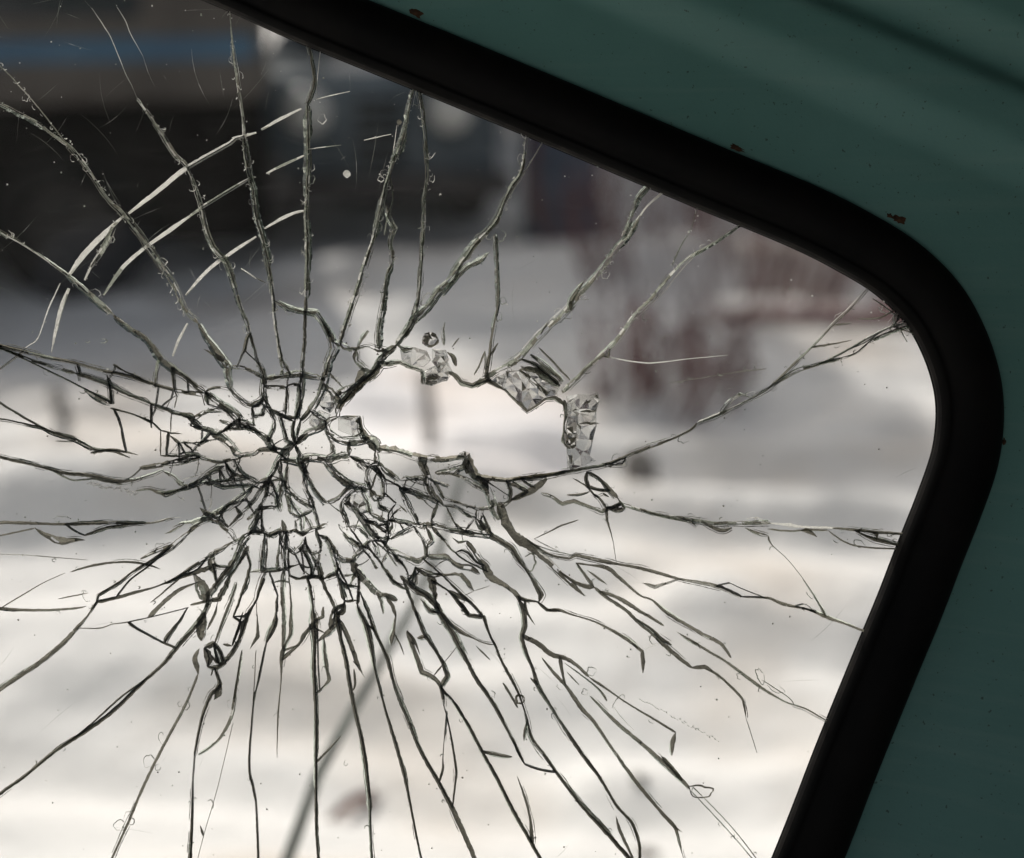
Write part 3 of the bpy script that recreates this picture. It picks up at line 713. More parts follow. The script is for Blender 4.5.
d 3 559,568,2 573,581,4 584,586,5 594,587,7
d 2.5 587,570,1 598,578,3 607,584.5,1
d 4 594,587,4 608,598.5,4 625.5,610,4 640,624,4 650,632,3 662,643,5 677,656,5 692,668,4
d 4 600,590,4 614,596,4 627,603,5 639.5,611,4 652,618,3.5 664,626,3
d 3 632,615,1 650,628,3 662,639,4 672,645,3
d 3 692,668,4 705,667,5 715,673,3 725,681,3 741,697,3 744,706,2.5 746,716,1.2
d .9 746,718 757,753
d 2.5 677,632,1 690,640,3 700,645,3
d 3 520,595,5 525,600,5 537.6,602,2 548,610,3 559,610,4 573,615,2 590,620,2 607,627.6,3 623,637,4 638,648,3
d 2 537,602,3 547,610,4 561,610,5
d 4 632,643,3 642,651,4 643,662,5 643,673,1.5
d 3 523.5,602,4 527,612,3 535,625,1
d 2.5 655,639 660,645
w .8 642,651 656,644 664,643
d 4 541,493,5 552,497,4 562,504,5 574,501,5 590,507,4 602,511,5 610,508,5 620,506,4
d 2 567,495,3 581,494,2 589,492,1
d 3 589,471.5,5 600,478.6,3 609,489,6 617,498.5,5
d 4 587,472,6 586,480,5 589,487,5 600,490,4 610,491,5
d 2 573,478.6,2 585.6,486,2 595,496,3
d 3 617,497,2 624,508,3 618,510,6 609,505.5,4
g 3 596,497 603,494 609,497
d 3 594,492 601,500 607,509,4
d 2 607,507,4 607,520,3 612.6,539,1 617,561,.7
d 1.6 578.6,520,1.5 560,526,2 549,532,1.5 534,539,.8
g 3 610,508,4 620,503,3 642,510,3 662,515,3 687,519,4 712,523,4 737,523,4 768,525,4
d 3 640,512,2 665,517,3 690,521,3
w 1.5 770,523,2 790,525,3 801,527,2 833,528,2 850,530,1
g 2 768,529 790,531 806,530 828,530
d 3 833,528,2 856,530,3.5 876,532,3.5 904,534,3
d 3.5 853,531,2 866,536,3 878,540,5 898,545,3 907,547,3
d 2 828,530,1.5 843,541,2 863,547,2 904,549,2
d 3 870,532,3 877,534,5 876,541,4
d 4 801,529,4 808,531,6 817,537,2
d 2 680,518,2 690,521,3 697,527,1
d 4 700,523,2 720,530,5 732,528,3
d 3 745,528,2 757,533,4 768,536,4
w 1.5 727,520 740,521 748,522
w 1.5 746,519 757,517 768,521
d 3 627,459,2 624,464,5 617,465,3 604,464,2
w 2 610,462 624,456
d 6 512,499,6 528,492,8 535,488,8 547,478.6,6
d 3 520,480,3 528,484,3 535,488,5
w 4 524,481 531,483
d 5 337,416,6 341,404,7 350,395,7 362,383,7 372,375,8 381,364,7 392,364,5 400,363,4 410,368,3 422,371,3 422,384,4
d 4 447,372,4 455,375,5 461,383,6 472,386,6 487,380,7 499,387,4 505,390,3 512,397,3 527,411,4 540,403,3 546,399,3 555,398,6 564,405,5
d 3 564,400,6 566,412,5 564,425,2 564,432,4 563,441,5 570,449,5
d 5 567,470 548,475,5 520,478,5 505.5,480,5 482,477,6 475,474,8 470,464,9 469,455,8
d 5 456,457.5,5 435,459,6 412,455,7 399.5,451,6 377,447,8 374,441,8 365.5,436,8 361,427,5 360,417,3
d 2 360,416 338.6,417
d 6 520,367.5,3 528,369,6 535,371,7 547,379,8 558,388,6
d 2 538.7,347.6,2 554,363,2.5 570,380,2
g 4 531.6,353,4 544.5,365,5 563,381.6,4
w 3 529,353,3 539,361,3 549,372,1.5
w 2.5 517,363,2 522,359,3 533,364,3 547,374,2.5 560,386,2
d 4 521,360,2 535,364,4 548,374,5 561,386,4
d 3 519,370,2 529,377,4 540,388,5 548,394,5
g 4 444,345,5 443,333,4 445,322,2
d 1.8 452,347 459,338,2.5
g 4 398,345,4 404,350,5 412,349,4
w 3 485,372,3 486,360,4 484,350,2
g 2 474,375 480,364 485,351
d 4 447,352,3 453,357,5 456,366,5
d 3 280,343 282,359 287,368,4
d 5 283,368,5 281,375,6
d 5 276,376,4 287,375,5 301,374,6 313,377,5 324.5,378.6,5
d 5 321,322,2 327,329,4 331.6,339,6 334,349,8 329,360,6 326,371.6,6 323,383,7 319,394,5 314,404,6 306,415,5 303,421
d 4 337,343,5 345.6,348,5 355,349,4 367,346,3 376,349,5 383,350.5,6
d 3 361,342,2 368,330.5,4
d 5 355,348,5 356,354,6 357,361,5 364,368,5 372,373,5
d 5 364,368,9 360,376,7 356,383,7
d 5 356,383,6 346,389,6 336,395,5
d 6 327,387,5 335,395,6 338.6,404,8
d 2 333,377 342,387
d 4 287,383,4 297.6,382,5
d 3 287,386,3 286,409,3
d 6 299,384,5 300,402,6 297.6,417,6
d 5 280,414,5 287,417,5 297.6,418,6
d 3 310.5,411 319,417,4
d 5 338,417,5 330,420,6 324,427,5
d 3 250,409 252.6,417,4 263,415,4 265,404
d 4 265,400,6 258,405,5 252,407
d 4 263,379,5 280,378,5
d 5 264,387,4 277,387,5
d 4 198,415 209,410,4 223,411,4
d 4 194,416 190,426,4
d 5 179,413 194,416,6
d 7 295,444.6,8 288,448,7 280,456,6
d 5 295,444.6,6 307,433,5 319,428,5 327,422,6
d 3 295,444.6,5 293,432,4 295,420,3
d 3 295,444.6,4 287,440,4 285,432,3 282,422,3
d 3 300,420 297.6,435
d 5 295,444.6,5 300,454,5 301,462,8 309,478.6,4 317.5,494,4 326,503,5
d 6 280,461,4 292,461,5 301,462,7 307,458.6,6 319,458.6,6 329,460,6 341,456,6 350,455,8
d 5 326,463,5 335,473,5 345.6,482,6 355,485.6,5 370,489,5
d 1.4 330,463 340,474 356,484
d 5 350,456,5 362,462,5 369,468,5 367,475,4 370,489,6
d 3 324.5,427,4 330,437.6,3 333,444.6,4 331.6,454,3
d 5 327,424,6 329,433,6 338.6,439,6 350,442,7 362,440,7 368,440,7
d 1.3 344,437 355,436 361,433
d 3 335,443 333,452 329,456
d 5 349,442 349,454,6
d 6 367,442,7 377,449,8
d 5 376.5,450 376,464.5,6 367,467,4
d 5 351.5,454 360,461
d 4 377,461 388,471.6,5 399.5,478.6,4
d 5 376,469 384,478.6,5 384,490,6
d 2 376,474 372.6,489
d 2 388,480 397,485.6
d 3 304.6,467 304.6,484.5,3 313,502,4 313,509
d 4 287,467,3 285,485.6,4 293,495,4 301,501,4 313,508,5
d 5 287,493 290.5,514,4
g 4 280,471.6 283.5,490,5
g 5 280,490 278,500 281,512
d 5 326,503,5 336,500,5 343,493,4 350,486,5
d 3 342,501,3 355,489,3
d 4 342,501 341,509,4 345.6,520
d 3 360,490 367,500,3 371,513,4
d 5 370,489,6 376,497,7 385.5,497,6
d 3 377,497 380,507 389,511,4
d 2 396,503 389,512.6 388,520
d 2 388,496 396,503
d 3 315,504 317.5,520
d 3 301,516 309,511
d 3 295,507 301,516 302,524
d 5 367,514 377,517,5
d 7 423,464.5,8 427,473,7 429,486,7 434,496,7 441,505.5,8
d 5 400,480,4 412,478.6,5 427,478.6,7
g 4 405,476 418,482 427,486
d 4 435,473,5 449,470,4 458.6,467,4 466,463,5
d 7 465.6,455,8 469,466,8 475,474,8 484,483,7 490,496,7 494,507,8 499.6,520,9
d 4 434,473 450,474,3 463,477,4 475,484.5,4 487,491.5,4
d 2 434,480,1.5 450,486,3
d 4 401,487 414,491.5,4 430.5,498.5,4 439,504,5
d 3 403.5,495 410.5,507,4 416,518,4
d 2 400,505.5 407,512.6
d 4 415,495 427,501,5
w 2 408,493 420,497
d 4 436,507 431.6,520,4
d 4 439,490,4 444.5,498.5,4 458.6,503,3 472.6,507,3 482,509,4 491,507,5
d 3 443,505.5,4 456,507,3 465.6,514,4 476,518.4,4
d 2 446,506 451.6,517
d 4 503,507,5 510,501,4 511,489,4 505.5,480,4
d 4 510,501,4 519.5,496,4 528,492
w 3 496,502 508,502
d 1.5 488,482,2 497,488,1
d 5 505.5,480,6 519.5,487,5 528,491
d 3 484,510 482,520
d 5 400,522,4 415,525,5 433,526,7 449,529,4 465.6,532,6 482,535,4 491,536,6
d 6 431.6,520,7 433,526
d 2.5 465,530 470,525,3
d 6 480,520 484,531,8
d 3 485.6,520 490,530.5
d 4 415,527,4 422,537.6,3 426,547,5 426,556,4 417.6,561,6 407,557.5,5 400,554,6
d 3 427,529,3 431.6,541,4 426,547
d 3 435,530.5,4 444.5,541,3 455,553,2 468,562,2 476,566
d 2 451.6,537.6,1 458.6,542,3 468,541,2
d 6 467,539,6 472.6,549,5 480,560,5 485,566,8 491,577,9 505.5,585.6,5 517,595,6 520,602,7
d 4 428,556,5 444.5,556,6 450,559,3 458.6,565,5 471.5,568,6 480,574,2
d 4 417.6,567,4 428,574,7 441,575,4 455,574,3 461,574.5,5 467,581,5 474,591,1.5
d 1 474,591 465,594
d 1 474,591 490,585.6
d 5 428,574,7 431.6,582,9 436,601,3
d 4 433,578.6,5 447,590,2 458.6,602,5 469,614,5
d 2.5 428,563 441,574,2 458.6,591.5,3 472.6,604,3 484,615,3
d 3 457,595,5 463,598 470,604,2
d 5 415,566,3 415,576,6 415,583,7 414,588,4
d 4 400,576,4 415,589,5 428,597,6 439,610,6
d 3 400,560,3 407,571.5,2 408,578,1.5
d 3 404,578,3 412,602,3.5 419,620,4
d 5 427,595,4 431,598,6
d 3 420,598.5,2 430.5,611,4 439,614,4
d 2 455,553,2 462,550,3 468,553,2 476,562,2 485,566
d 3 400,534 414,527,3
d 4 282,520,4 285,532,5 283.5,543,6 283.5,559,4 283.5,570,4 282,590,4 283.5,620,4 283,650,3
d 4 285,532,5 296,531,4 302,535,5 312,529,5 321,527,5 327,524,5
d 3 295,520 297.6,530.5,4
d 3 307,520 312,529,4
d 4 286,533,4 287,547,4 294,553,5 302,547,5 303,537,4
d 3 303.5,547,4 308,560,2.5 311.6,570,3 310.5,577,4
d 3 305,537 307,548,3 311.6,554,4 320,554,4
d 4 316,530.5,4 320,543,4 321,551.6,3
d 5 320,534,4 326,537.6,4 330,543,6 335,553,7 343,560,5 352.7,560,5 357,554,5 362,548,5 369,541,6
d 4 330,547,8 334,557.5,5 337,567,4 336,574,4 324.5,578.6,4
d 5 312,555,5 317.5,564.5,6 321,576,6 324.5,587,4 331.6,600,4 335,607,5
d 2 327,586 333,600
d 3 286,576,4 299,578.6,3 308,577,5 317.5,577,4 324,579,4
d 2 288,556,2 286,573,1.5
d 1.4 294,554 303.5,573
d 1.2 301,549 304,573
d 2 338.6,562 345.6,582,2 352.7,600,1.5
d 5 337,571.6,4 341,585.6,4 344.5,601,6
d 3 338,578 347,590,3
d 6 351.5,561,6 356,571.6,9 364,580,6 376,592.6,5 388,596,5 397,601,3
d 5 355,573,7 351.5,582,1.5
d 3 357,576,4 358.5,590,3 357,605,5
d 1.5 360,590,1 370,620,1.5
d 3 344.5,601,4 352.7,601,3 357,600,2
d 5 344.5,602,4 343,611,7 338,616,5
d 5 342,604 335,609,6 331.6,614,7
d 6 331.6,609,6 331.6,622,6
d 3 376,595,5 381,602,3 383,614,1.5
d 4 385.5,597,4 393.7,609,4 398,617,3
d 3 364,550.5,1.5 372,560,2 377,569,5
d 3 369,548,2 382,564.5,3 392.5,581,5 398,584.5,4
d 2 382,563,3 385.5,554
d 2 377,543 385.5,550.5 397,566,2
d 4 385,544.6 399.5,560,4
d 5 369,541 377,539,5 383,540 390,540,6
d 4 343,532,3 350,540,4 360,547,5
d 2 349,528 361,543.5,2
d 4 343,532 338.6,524,3
d 3 348,527 357,527 367,534,4 370,540
d 6 369,522,4 380,527,5 388,533,6 389,540,6
d 6 391,525 390,534,6
d 3 374,520 380,526
g 5 360,515 366,524 373,533,5
d 6 254,522,5 249,533,9
d 4 249,533,5 242,537.6,3 235,542,3 230,541,4
d 3 216,522 223,528,3 230,532,4 233,537.6,4
d 3 262,520 262,532,5
d 3 262,532,4 269,536,4 279.5,530.5,4 285,532
d 4 249,533,6 255,530 262,532,4
d 2.5 264,537.6,2 261,566,3
d 1.6 267,543 265.5,566
d 3.5 254,571.6,2 269,571,4 279.5,570,3
d 4 279,546,2 277,567,4
d 1.5 269,571.6 273.7,585.6
d 4 278,596,2 276,612,4
g 3 350,493 347,503,6 356,506,4
d 3 213,668 211,676
"""
# ---------------------------------------------------------------- the vehicle the photograph is taken from
def catmull(pts, step=6, closed=False):
    out = []; n = len(pts)
    for i in range(n if closed else n-1):
        p = [pts[(i+k) % n] if closed else pts[min(max(i+k, 0), n-1)] for k in (-1, 0, 1, 2)]
        L = math.hypot(p[2][0]-p[1][0], p[2][1]-p[1][1]); m = max(1, round(L/step))
        for j in range(m):
            t = j/m
            out.append(tuple(.5*((2*b)+(c-a)*t+(2*a-5*b+4*c-d)*t*t+(-a+3*b-3*c+d)*t**3) for a, b, c, d in zip(*p)))
    if not closed: out.append(tuple(pts[-1]))
    return out
def resample(pts, n):
    q = pts+[pts[0]]; ds = [0]
    for a, b in zip(q, q[1:]): ds.append(ds[-1]+math.hypot(b[0]-a[0], b[1]-a[1]))
    out = []; j = 0
    for i in range(n):
        s = ds[-1]*i/n
        while ds[j+1] < s: j += 1
        t = (s-ds[j])/max(1e-9, ds[j+1]-ds[j]); out.append((q[j][0]+(q[j+1][0]-q[j][0])*t, q[j][1]+(q[j+1][1]-q[j][1])*t))
    return out
# inner edge of the rubber seal, round the whole window (clockwise in the picture)
WIN = [(-420,-268),(-100,-131),(80,-54),(222,6),(300,41),(420,90),(512,128),(600,165),(690,203),(768,235),(800,249),(830,264),(868,286),(893,306),
       (912,328),(927,357),(936,385),(939,408),(938,432),(933,458),(918,500),(900,545),(880,597),(860,645),(820,743),(795,808),(775,858),(735,955),
       (690,1062),(670,1098),(640,1122),(600,1132),(555,1124),(300,1020),(-100,856),(-640,635),(-690,608),(-725,565),(-738,510),(-725,450),(-640,240),(-520,-60),(-470,-190),(-462,-225),(-446,-255)]
NW = 900
inner = resample(catmull(WIN, 5, True), NW)
def normals(lp):
    n = len(lp); out = []
    for i in range(n):
        a, b = lp[i-3], lp[(i+3) % n]; t = (b[0]-a[0], b[1]-a[1]); l = math.hypot(*t) or 1; out.append((t[1]/l, -t[0]/l))
    for _ in range(6): out = [tuple((out[i-1][k]+out[i][k]*2+out[(i+1) % n][k])/4 for k in (0, 1)) for i in range(n)]
    return [(x/math.hypot(x, y), y/math.hypot(x, y)) for x, y in out]
nrm = normals(inner)
def off(d): return [(p[0]+q[0]*d, p[1]+q[1]*d) for p, q in zip(inner, nrm)]
base_c = P(100, 900, -.4)
cab = empty('truck_cab', (base_c.x, base_c.y, gz(base_c.x, base_c.y)), label='green painted vehicle cab, seen from inside round its smashed window', cat='vehicle')
def loft(prof, name, mat, parent, smooth=True, closed=True, zfun=None, **k):
    vs = []; m = len(prof)
    for d, z in prof:
        for (x, y) in off(d): vs.append(P(x, y, z + (zfun(x, y) if zfun else 0)))
    fs = [(a*NW+i, a*NW+(i+1) % NW, ((a+1) % m)*NW+(i+1) % NW, ((a+1) % m)*NW+i) for a in range(m if closed else m-1) for i in range(NW)]
    return mesh(name, vs, fs, mat, parent, smooth=smooth, **k)
T = .004                              # glass thickness
# rubber seal: a bulging strip with a lip that laps the glass, built right round the opening
seal = loft([(0, -.0006), (1, -.003), (5, -.0065), (9, -.0068), (11, -.0056), (14, -.0078), (24, -.0108), (36, -.012), (48, -.0108), (57, -.0085), (62, -.005), (63.5, -.0012), (63, .003), (40, .009), (12, .0095), (1, .0065), (-1, .0052), (8, .0047), (8, -.0004)], 'window_seal', M_RUBBER, cab)
lip = loft([(-2.2, -.0004), (-1.2, -.0016), (1.2, -.0031), (3.2, -.0046), (3, -.003), (1, -.0006)], 'seal_lip', M_LIP, seal)
# pressed body panel round the seal
ux, uy = math.cos(math.radians(23.2)), math.sin(math.radians(23.2))
def dline(x, y): return (x-512)*uy - (y-62)*ux           # distance above the seal's upper edge
def sstep(a, b, x): t = min(1, max(0, (x-a)/(b-a))); return t*t*(3-2*t)
def relief(x, y):
    d = dline(x, y); z = 0
    z += -.010*sstep(78, 128, d)                        # flange rises to the pillar face
    z += .011*sstep(160, 188, d) - .010*sstep(190, 236, d)   # pressed groove
    z += -.012*sstep(225, 420, d)
    r = max(0, (x-1004)*.935+(y-430)*.354-6)            # right pillar tilted inwards to catch more light
    z += -.00026*r*r/(r+25)*sstep(60, -200, d)
    return z*1.0
prof = [(54, .004), (54.2, .0)] + [(62+i*5, 0) for i in range(60)] + [(365+i*18, 0) for i in range(10)]
prof = [(d, (.0 if i > 1 else z)) for i, (d, z) in enumerate(prof)]
panel = loft(prof, 'body_panel', M_PAINT, cab, closed=False, zfun=relief)
md = panel.modifiers.new('sheet', 'SOLIDIFY'); md.thickness = .0012; md.offset = 1
# unseen cab shell: lining walls and rear wall, openings set to light the panel
last = prof[-1][0]
def ringz(d, z): return [P(x, y, z + (relief(x, y) if z > -.01 else 0)) for x, y in off(d)]
rings = [ringz(last-3, -.002), ringz(last+6, -.05), ringz(last+10, -.5), ringz(last+10, -1.1)]
vs = [v for r in rings for v in r]
up_ = [nrm[i][1] < -.25 and nrm[i][0] < .9 for i in range(NW)]
def wallf(sel): return [(a*NW+i, (a+1)*NW+i, (a+1)*NW+(i+1) % NW, a*NW+(i+1) % NW) for a in range(3) for i in range(NW) if sel(a, i)]
mesh('side_wall', vs, wallf(lambda a, i: not up_[i] and not (a == 1 and nrm[i][0] < -.6)), M_LINING, cab, smooth=True, origin=WP[cab])
mesh('roof_lining', vs, wallf(lambda a, i: up_[i] and not (a == 1 and nrm[i][0] < -.6)), M_ROOFLIN, cab, smooth=True, origin=WP[cab])
REAR_IN = 165
rings = [ringz(last+4, -1.102), [P(x-20, y+370, -1.103) for x, y in off(REAR_IN)]]
vs = [v for r in rings for v in r]
mesh('rear_wall', vs, [(i, NW+i, NW+(i+1) % NW, (i+1) % NW) for i in range(NW)], M_LINING, cab)
# undercarriage: two frame rails and wheels that carry the cab
cz = gz(base_c.x, base_c.y)
lowz = min(P(x, y, -.5).z for x, y in off(last+10)); lowz = min(lowz, min(P(x, y, -1.1).z for x, y in off(last+10)))
for sx in (-.45, .35):
    cx = base_c.x+sx
    vs = [v for v in [P(x, y, -.7) for x, y in off(last+10)] if abs(v.x-cx) < .05]
    top = min(v.z for v in vs)+.03
    q = [(cx-.04, base_c.y-.55, top-.10), (cx+.04, base_c.y+.15, top)]
    b = MB(); b.box(((q[0][0]+q[1][0])/2, (q[0][1]+q[1][1])/2, (q[0][2]+q[1][2])/2), (.04, .35, .06)); b.build('frame_rail', M_STEEL, cab)
for sx in (-.62, .5):
    vs = [P(x, y, -.7) for x, y in off(last+10)]; vs = [v for v in vs if abs(v.x-(base_c.x+sx)) < .06]
    zt = min(v.z for v in vs); r = max(.12, min(.3, (zt-cz)/2+.03))
    wheel(cab, Vector((base_c.x+sx, base_c.y-.2, cz+r-.03)), Vector((1 if sx > 0 else -1, 0, 0)), r, .16)
# rust where the paint has chipped along the seal
def blot(px, py, rx, ry, ang, seed):
    vs = [P(px, py, relief(px, py)-.0022)]; n = 22
    for i in range(n):
        a = 6.283*i/n; k = .55+.75*abs(noise.noise(Vector((math.cos(a)*1.7, math.sin(a)*1.7, seed))))*1.6
        x, y = math.cos(a)*rx*k, math.sin(a)*ry*k; X, Y = px+x*math.cos(ang)-y*math.sin(ang), py+x*math.sin(ang)+y*math.cos(ang)
        vs.append(P(X, Y, relief(X, Y)-.0014))
    mesh('rust_spot', vs, [(0, 1+i, 1+(i+1) % n) for i in range(n)], M_RUST, panel)
for a in ((416,13,9,5,.4,1),(736,148,9,3.2,.4,2),(898,220,10,4,.5,3),(889,216,4,2.5,.4,4),(1003,442,2.5,4,.2,6)): blot(*a)

# ---------------------------------------------------------------- the broken pane
CR = []
for ln in CRACKS.strip().splitlines():
    if ln[0] == '#': continue
    t = ln.split(); wd = float(t[1]); pts = []
    for s in t[2:]:
        q = [float(v) for v in s.split(',')]
        if len(q) > 2: wd = q[2]
        pts.append((q[0], q[1], wd))
    CR.append((t[0], pts))
def seg_near(p, a, b):
    dx, dy = b[0]-a[0], b[1]-a[1]; l = dx*dx+dy*dy
    t = 0 if l == 0 else min(1, max(0, ((p[0]-a[0])*dx+(p[1]-a[1])*dy)/l)); return (a[0]+dx*t, a[1]+dy*t)
def loop_dist(p):
    return min(math.hypot(p[0]-x, p[1]-y) for x, y in inner[::2])
# run the cracks that leave the picture on to the rim, and bring loose ends onto the crack they stop at
for k, (m, pts) in enumerate(CR):
    for e in (0, -1):
        p = pts[e]; q = pts[1 if e == 0 else -2]; l = math.hypot(p[0]-q[0], p[1]-q[1]) or 1; dx, dy = (p[0]-q[0])/l, (p[1]-q[1])/l
        ext = 0
        if p[0] < 29 and dx < 0: ext = 1
        elif p[1] > 848 and dy > 0: ext = 1
        if ext:
            add = []; x, y, ang = p[0], p[1], math.atan2(dy, dx)
            for s in range(14):
                ang += U_(-.09, .09); x += math.cos(ang)*22; y += math.sin(ang)*22; add.append((x, y, max(1, p[2]*(1-s/16))))
        elif loop_dist(p) < 14 and l > 0: add = [(p[0]+dx*16, p[1]+dy*16, p[2])]
        else:
            best = (3.2, None)
            for k2, (m2, p2) in enumerate(CR):
                if k2 == k: continue
                for a, b in zip(p2, p2[1:]):
                    if min(a[0], b[0])-4 > p[0] or max(a[0], b[0])+4 < p[0] or min(a[1], b[1])-4 > p[1] or max(a[1], b[1])+4 < p[1]: continue
                    n_ = seg_near(p, a, b); d_ = math.hypot(n_[0]-p[0], n_[1]-p[1])
                    if d_ < best[0]: best = (d_, n_)
            if best[1] is not None: pts[e] = (best[1][0], best[1][1], p[2])
            elif m != 'w' and ((p[0]-325)/190)**2+((p[1]-490)/165)**2 < 1 and not (345 < p[0] < 565 and 372 < p[1] < 446):
                tt = (99, None); R0 = (p[0]+dx*17, p[1]+dy*17)      # a crack runs on until it meets another
                for k2, (m2, p2) in enumerate(CR):
                    if k2 == k: continue
                    for a, b in zip(p2, p2[1:]):
                        ex, ey = b[0]-a[0], b[1]-a[1]; det = (R0[0]-p[0])*ey-(R0[1]-p[1])*ex
                        if abs(det) < 1e-6: continue
                        t = ((a[0]-p[0])*ey-(a[1]-p[1])*ex)/det; u = ((a[0]-p[0])*(R0[1]-p[1])-(a[1]-p[1])*(R0[0]-p[0]))/det
                        if .02 < t < 1 and 0 <= u <= 1 and t < tt[0]: tt = (t, (p[0]+(R0[0]-p[0])*t, p[1]+(R0[1]-p[1])*t))
                if tt[1]:
                    add = [(tt[1][0], tt[1][1], max(1.2, p[2]*.7))]
                    if e == 0: pts[:0] = add
                    else: pts += add
            continue
        if e == 0: pts[:0] = add[::-1]
        else: pts += add
def smooth_line(pts, step):
    """rounded between gentle bends, sharp where the crack turns sharply"""
    runs = [[pts[0]]]
    for i in range(1, len(pts)):
        runs[-1].append(pts[i])
        if i < len(pts)-1:
            a = math.atan2(pts[i][1]-pts[i-1][1], pts[i][0]-pts[i-1][0]); b = math.atan2(pts[i+1][1]-pts[i][1], pts[i+1][0]-pts[i][0])
            if abs((b-a+math.pi) % (2*math.pi)-math.pi) > .6: runs.append([pts[i]])
    out = []
    for r in runs:
        q = catmull(r, step) if len(r) > 2 else [tuple(r[0][k]+(r[1][k]-r[0][k])*j/mm for k in range(3)) for mm in [max(1, round(math.hypot(r[1][0]-r[0][0], r[1][1]-r[0][1])/step))] for j in range(mm+1)]
        out += q if not out else q[1:]
    return out
FINE = []
for k, (m, pts) in enumerate(CR):
    q = smooth_line(pts, 2.6); n = len(q); o = []
    for i, (x, y, wd) in enumerate(q):
        f = 0 if i in (0, n-1) else 1
        a = noise.noise(Vector((x*.11, y*.11, k*3.7)))*.7+noise.noise(Vector((x*.4, y*.4, k*3.7)))*.5
        b = noise.noise(Vector((x*.11, y*.11, k*3.7+50)))*.9+noise.noise(Vector((x*.4, y*.4, k*3.7+50)))*.35
        dd = math.hypot((x-325)/1.15, y-480); am = .25 if m == 'w' else .8 if dd < 150 else .22 if y > 540 else .45
        o.append((x+a*f*am, y+b*f*am, max(.4, wd*((1.3 if m == 'w' and wd > 1.7 else .92 if m == 'g' and y < 540 else .78 if y < 330 else .84) if math.hypot(x-325, y-480) > 190 else .92))))
    FINE.append((m, o))
# crushed middle: short cross cracks between neighbouring cracks
rng = random.Random(21); nodes = [p for m, pts in FINE for p in pts[1:-1:2] if ((p[0]-325)/165)**2+((p[1]-485)/120)**2 < 1]
tries = 0; extra = []
HOLE0 = (470, 420)
while len(extra) < 170 and tries < 20000:
    tries += 1; a, b = rng.choice(nodes), rng.choice(nodes); l = math.hypot(a[0]-b[0], a[1]-b[1])
    if not 6 < l < 19: continue
    mx_, my_ = (a[0]+b[0])/2, (a[1]+b[1])/2
    if 338 < mx_ < 570 and 366 < my_ < 455 and my_ < 430+(mx_-360)*.3: continue
    n_ = max(3, int(l/2.5)); w0 = rng.choice((.8, 1.1, 1.5, 2.2, 3)); bow = rng.uniform(-.12, .12)
    extra.append((rng.choice('dddg'), [(a[0]+(b[0]-a[0])*i/n_-(b[1]-a[1])*bow*math.sin(math.pi*i/n_), a[1]+(b[1]-a[1])*i/n_+(b[0]-a[0])*bow*math.sin(math.pi*i/n_), w0*rng.uniform(.7, 1.2)) for i in range(n_+1)]))
nodes = [p for m, pts in FINE for p in pts[1:-1:2] if ((p[0]-175)/130)**2+((p[1]-430)/75)**2 < 1]
for tries in range(9000):
    if len(extra) > 190: break
    a, b = rng.choice(nodes), rng.choice(nodes); l = math.hypot(a[0]-b[0], a[1]-b[1])
    if not 9 < l < 22 or abs(math.atan2(b[1]-a[1], b[0]-a[0])) < .25: continue
    n_ = max(3, int(l/2.5)); w0 = rng.choice((.5, .6, .8, 1.1)); bow = rng.uniform(-.15, .15)
    extra.append((rng.choice('dgg'), [(a[0]+(b[0]-a[0])*i/n_-(b[1]-a[1])*bow*math.sin(math.pi*i/n_), a[1]+(b[1]-a[1])*i/n_+(b[0]-a[0])*bow*math.sin(math.pi*i/n_), w0*rng.uniform(.6, 1.2)) for i in range(n_+1)]))
FINE += extra
HOLE = [(336,416),(340,407),(350,395),(362,383),(372.6,375),(381,364),(392.5,364),(400,363),(410.5,368),(422,371.6),(422,384.5),(430.5,386),(447,380),(448,373),(455,375),(461,383),(472.6,387),(487,381),(499.6,387),
        (505,390),(512,397),(527,411),(546,399),(555,398),(564.5,405),(565,424),(564.5,432),(563,441),(567,449),(567,469),(548,475),(520,478),(505.5,480),(482,477),(475,474),(470,464),(470,455),(464.5,451),(458.6,454),(456,458),(435,459),(412,455),(400,451),(377,447),(374,441),(365.5,436),(361,427),(360,417)]
def inpoly(p, poly):
    c = False; x, y = p; j = len(poly)-1
    for i in range(len(poly)):
        xi, yi = poly[i]; xj, yj = poly[j]
        if (yi > y) != (yj > y) and x < (xj-xi)*(y-yi)/(yj-yi)+xi: c = not c
        j = i
    return c
# split the pane along its cracks
V2 = []; E2 = []
def addpoly(pts, closed=False):
    b = len(V2); V2.extend(Vector((p[0], p[1])) for p in pts); E2.extend((b+i, b+i+1) for i in range(len(pts)-1))
    if closed: E2.append((b+len(pts)-1, b))
rim = resample([p for p in off(10)], 260)
addpoly(rim, True); addpoly(HOLE, True)
for m, pts in FINE: addpoly(pts[::2] if (len(pts) % 2) else pts[::2]+[pts[-1]])
vo, eo, fo, ov, oe, of = delaunay_2d_cdt(V2, E2, [], 0, .05)
cons = {tuple(sorted(e)) for e, src in zip(eo, oe) if src}
ef = {}
for i, f in enumerate(fo):
    for a, b in zip(f, f[1:]+f[:1]): ef.setdefault(tuple(sorted((a, b))), []).append(i)
reg = [-1]*len(fo); nreg = 0
for i in range(len(fo)):
    if reg[i] >= 0: continue
    st = [i]; reg[i] = nreg
    while st:
        c = st.pop(); f = fo[c]
        for a, b in zip(f, f[1:]+f[:1]):
            e = tuple(sorted((a, b)))
            if e in cons: continue
            for d_ in ef[e]:
                if reg[d_] < 0: reg[d_] = nreg; st.append(d_)
    nreg += 1
REG = {}
for i, r in enumerate(reg): REG.setdefault(r, []).append(i)
rimpoly = [(p[0], p[1]) for p in rim]
pieces = []
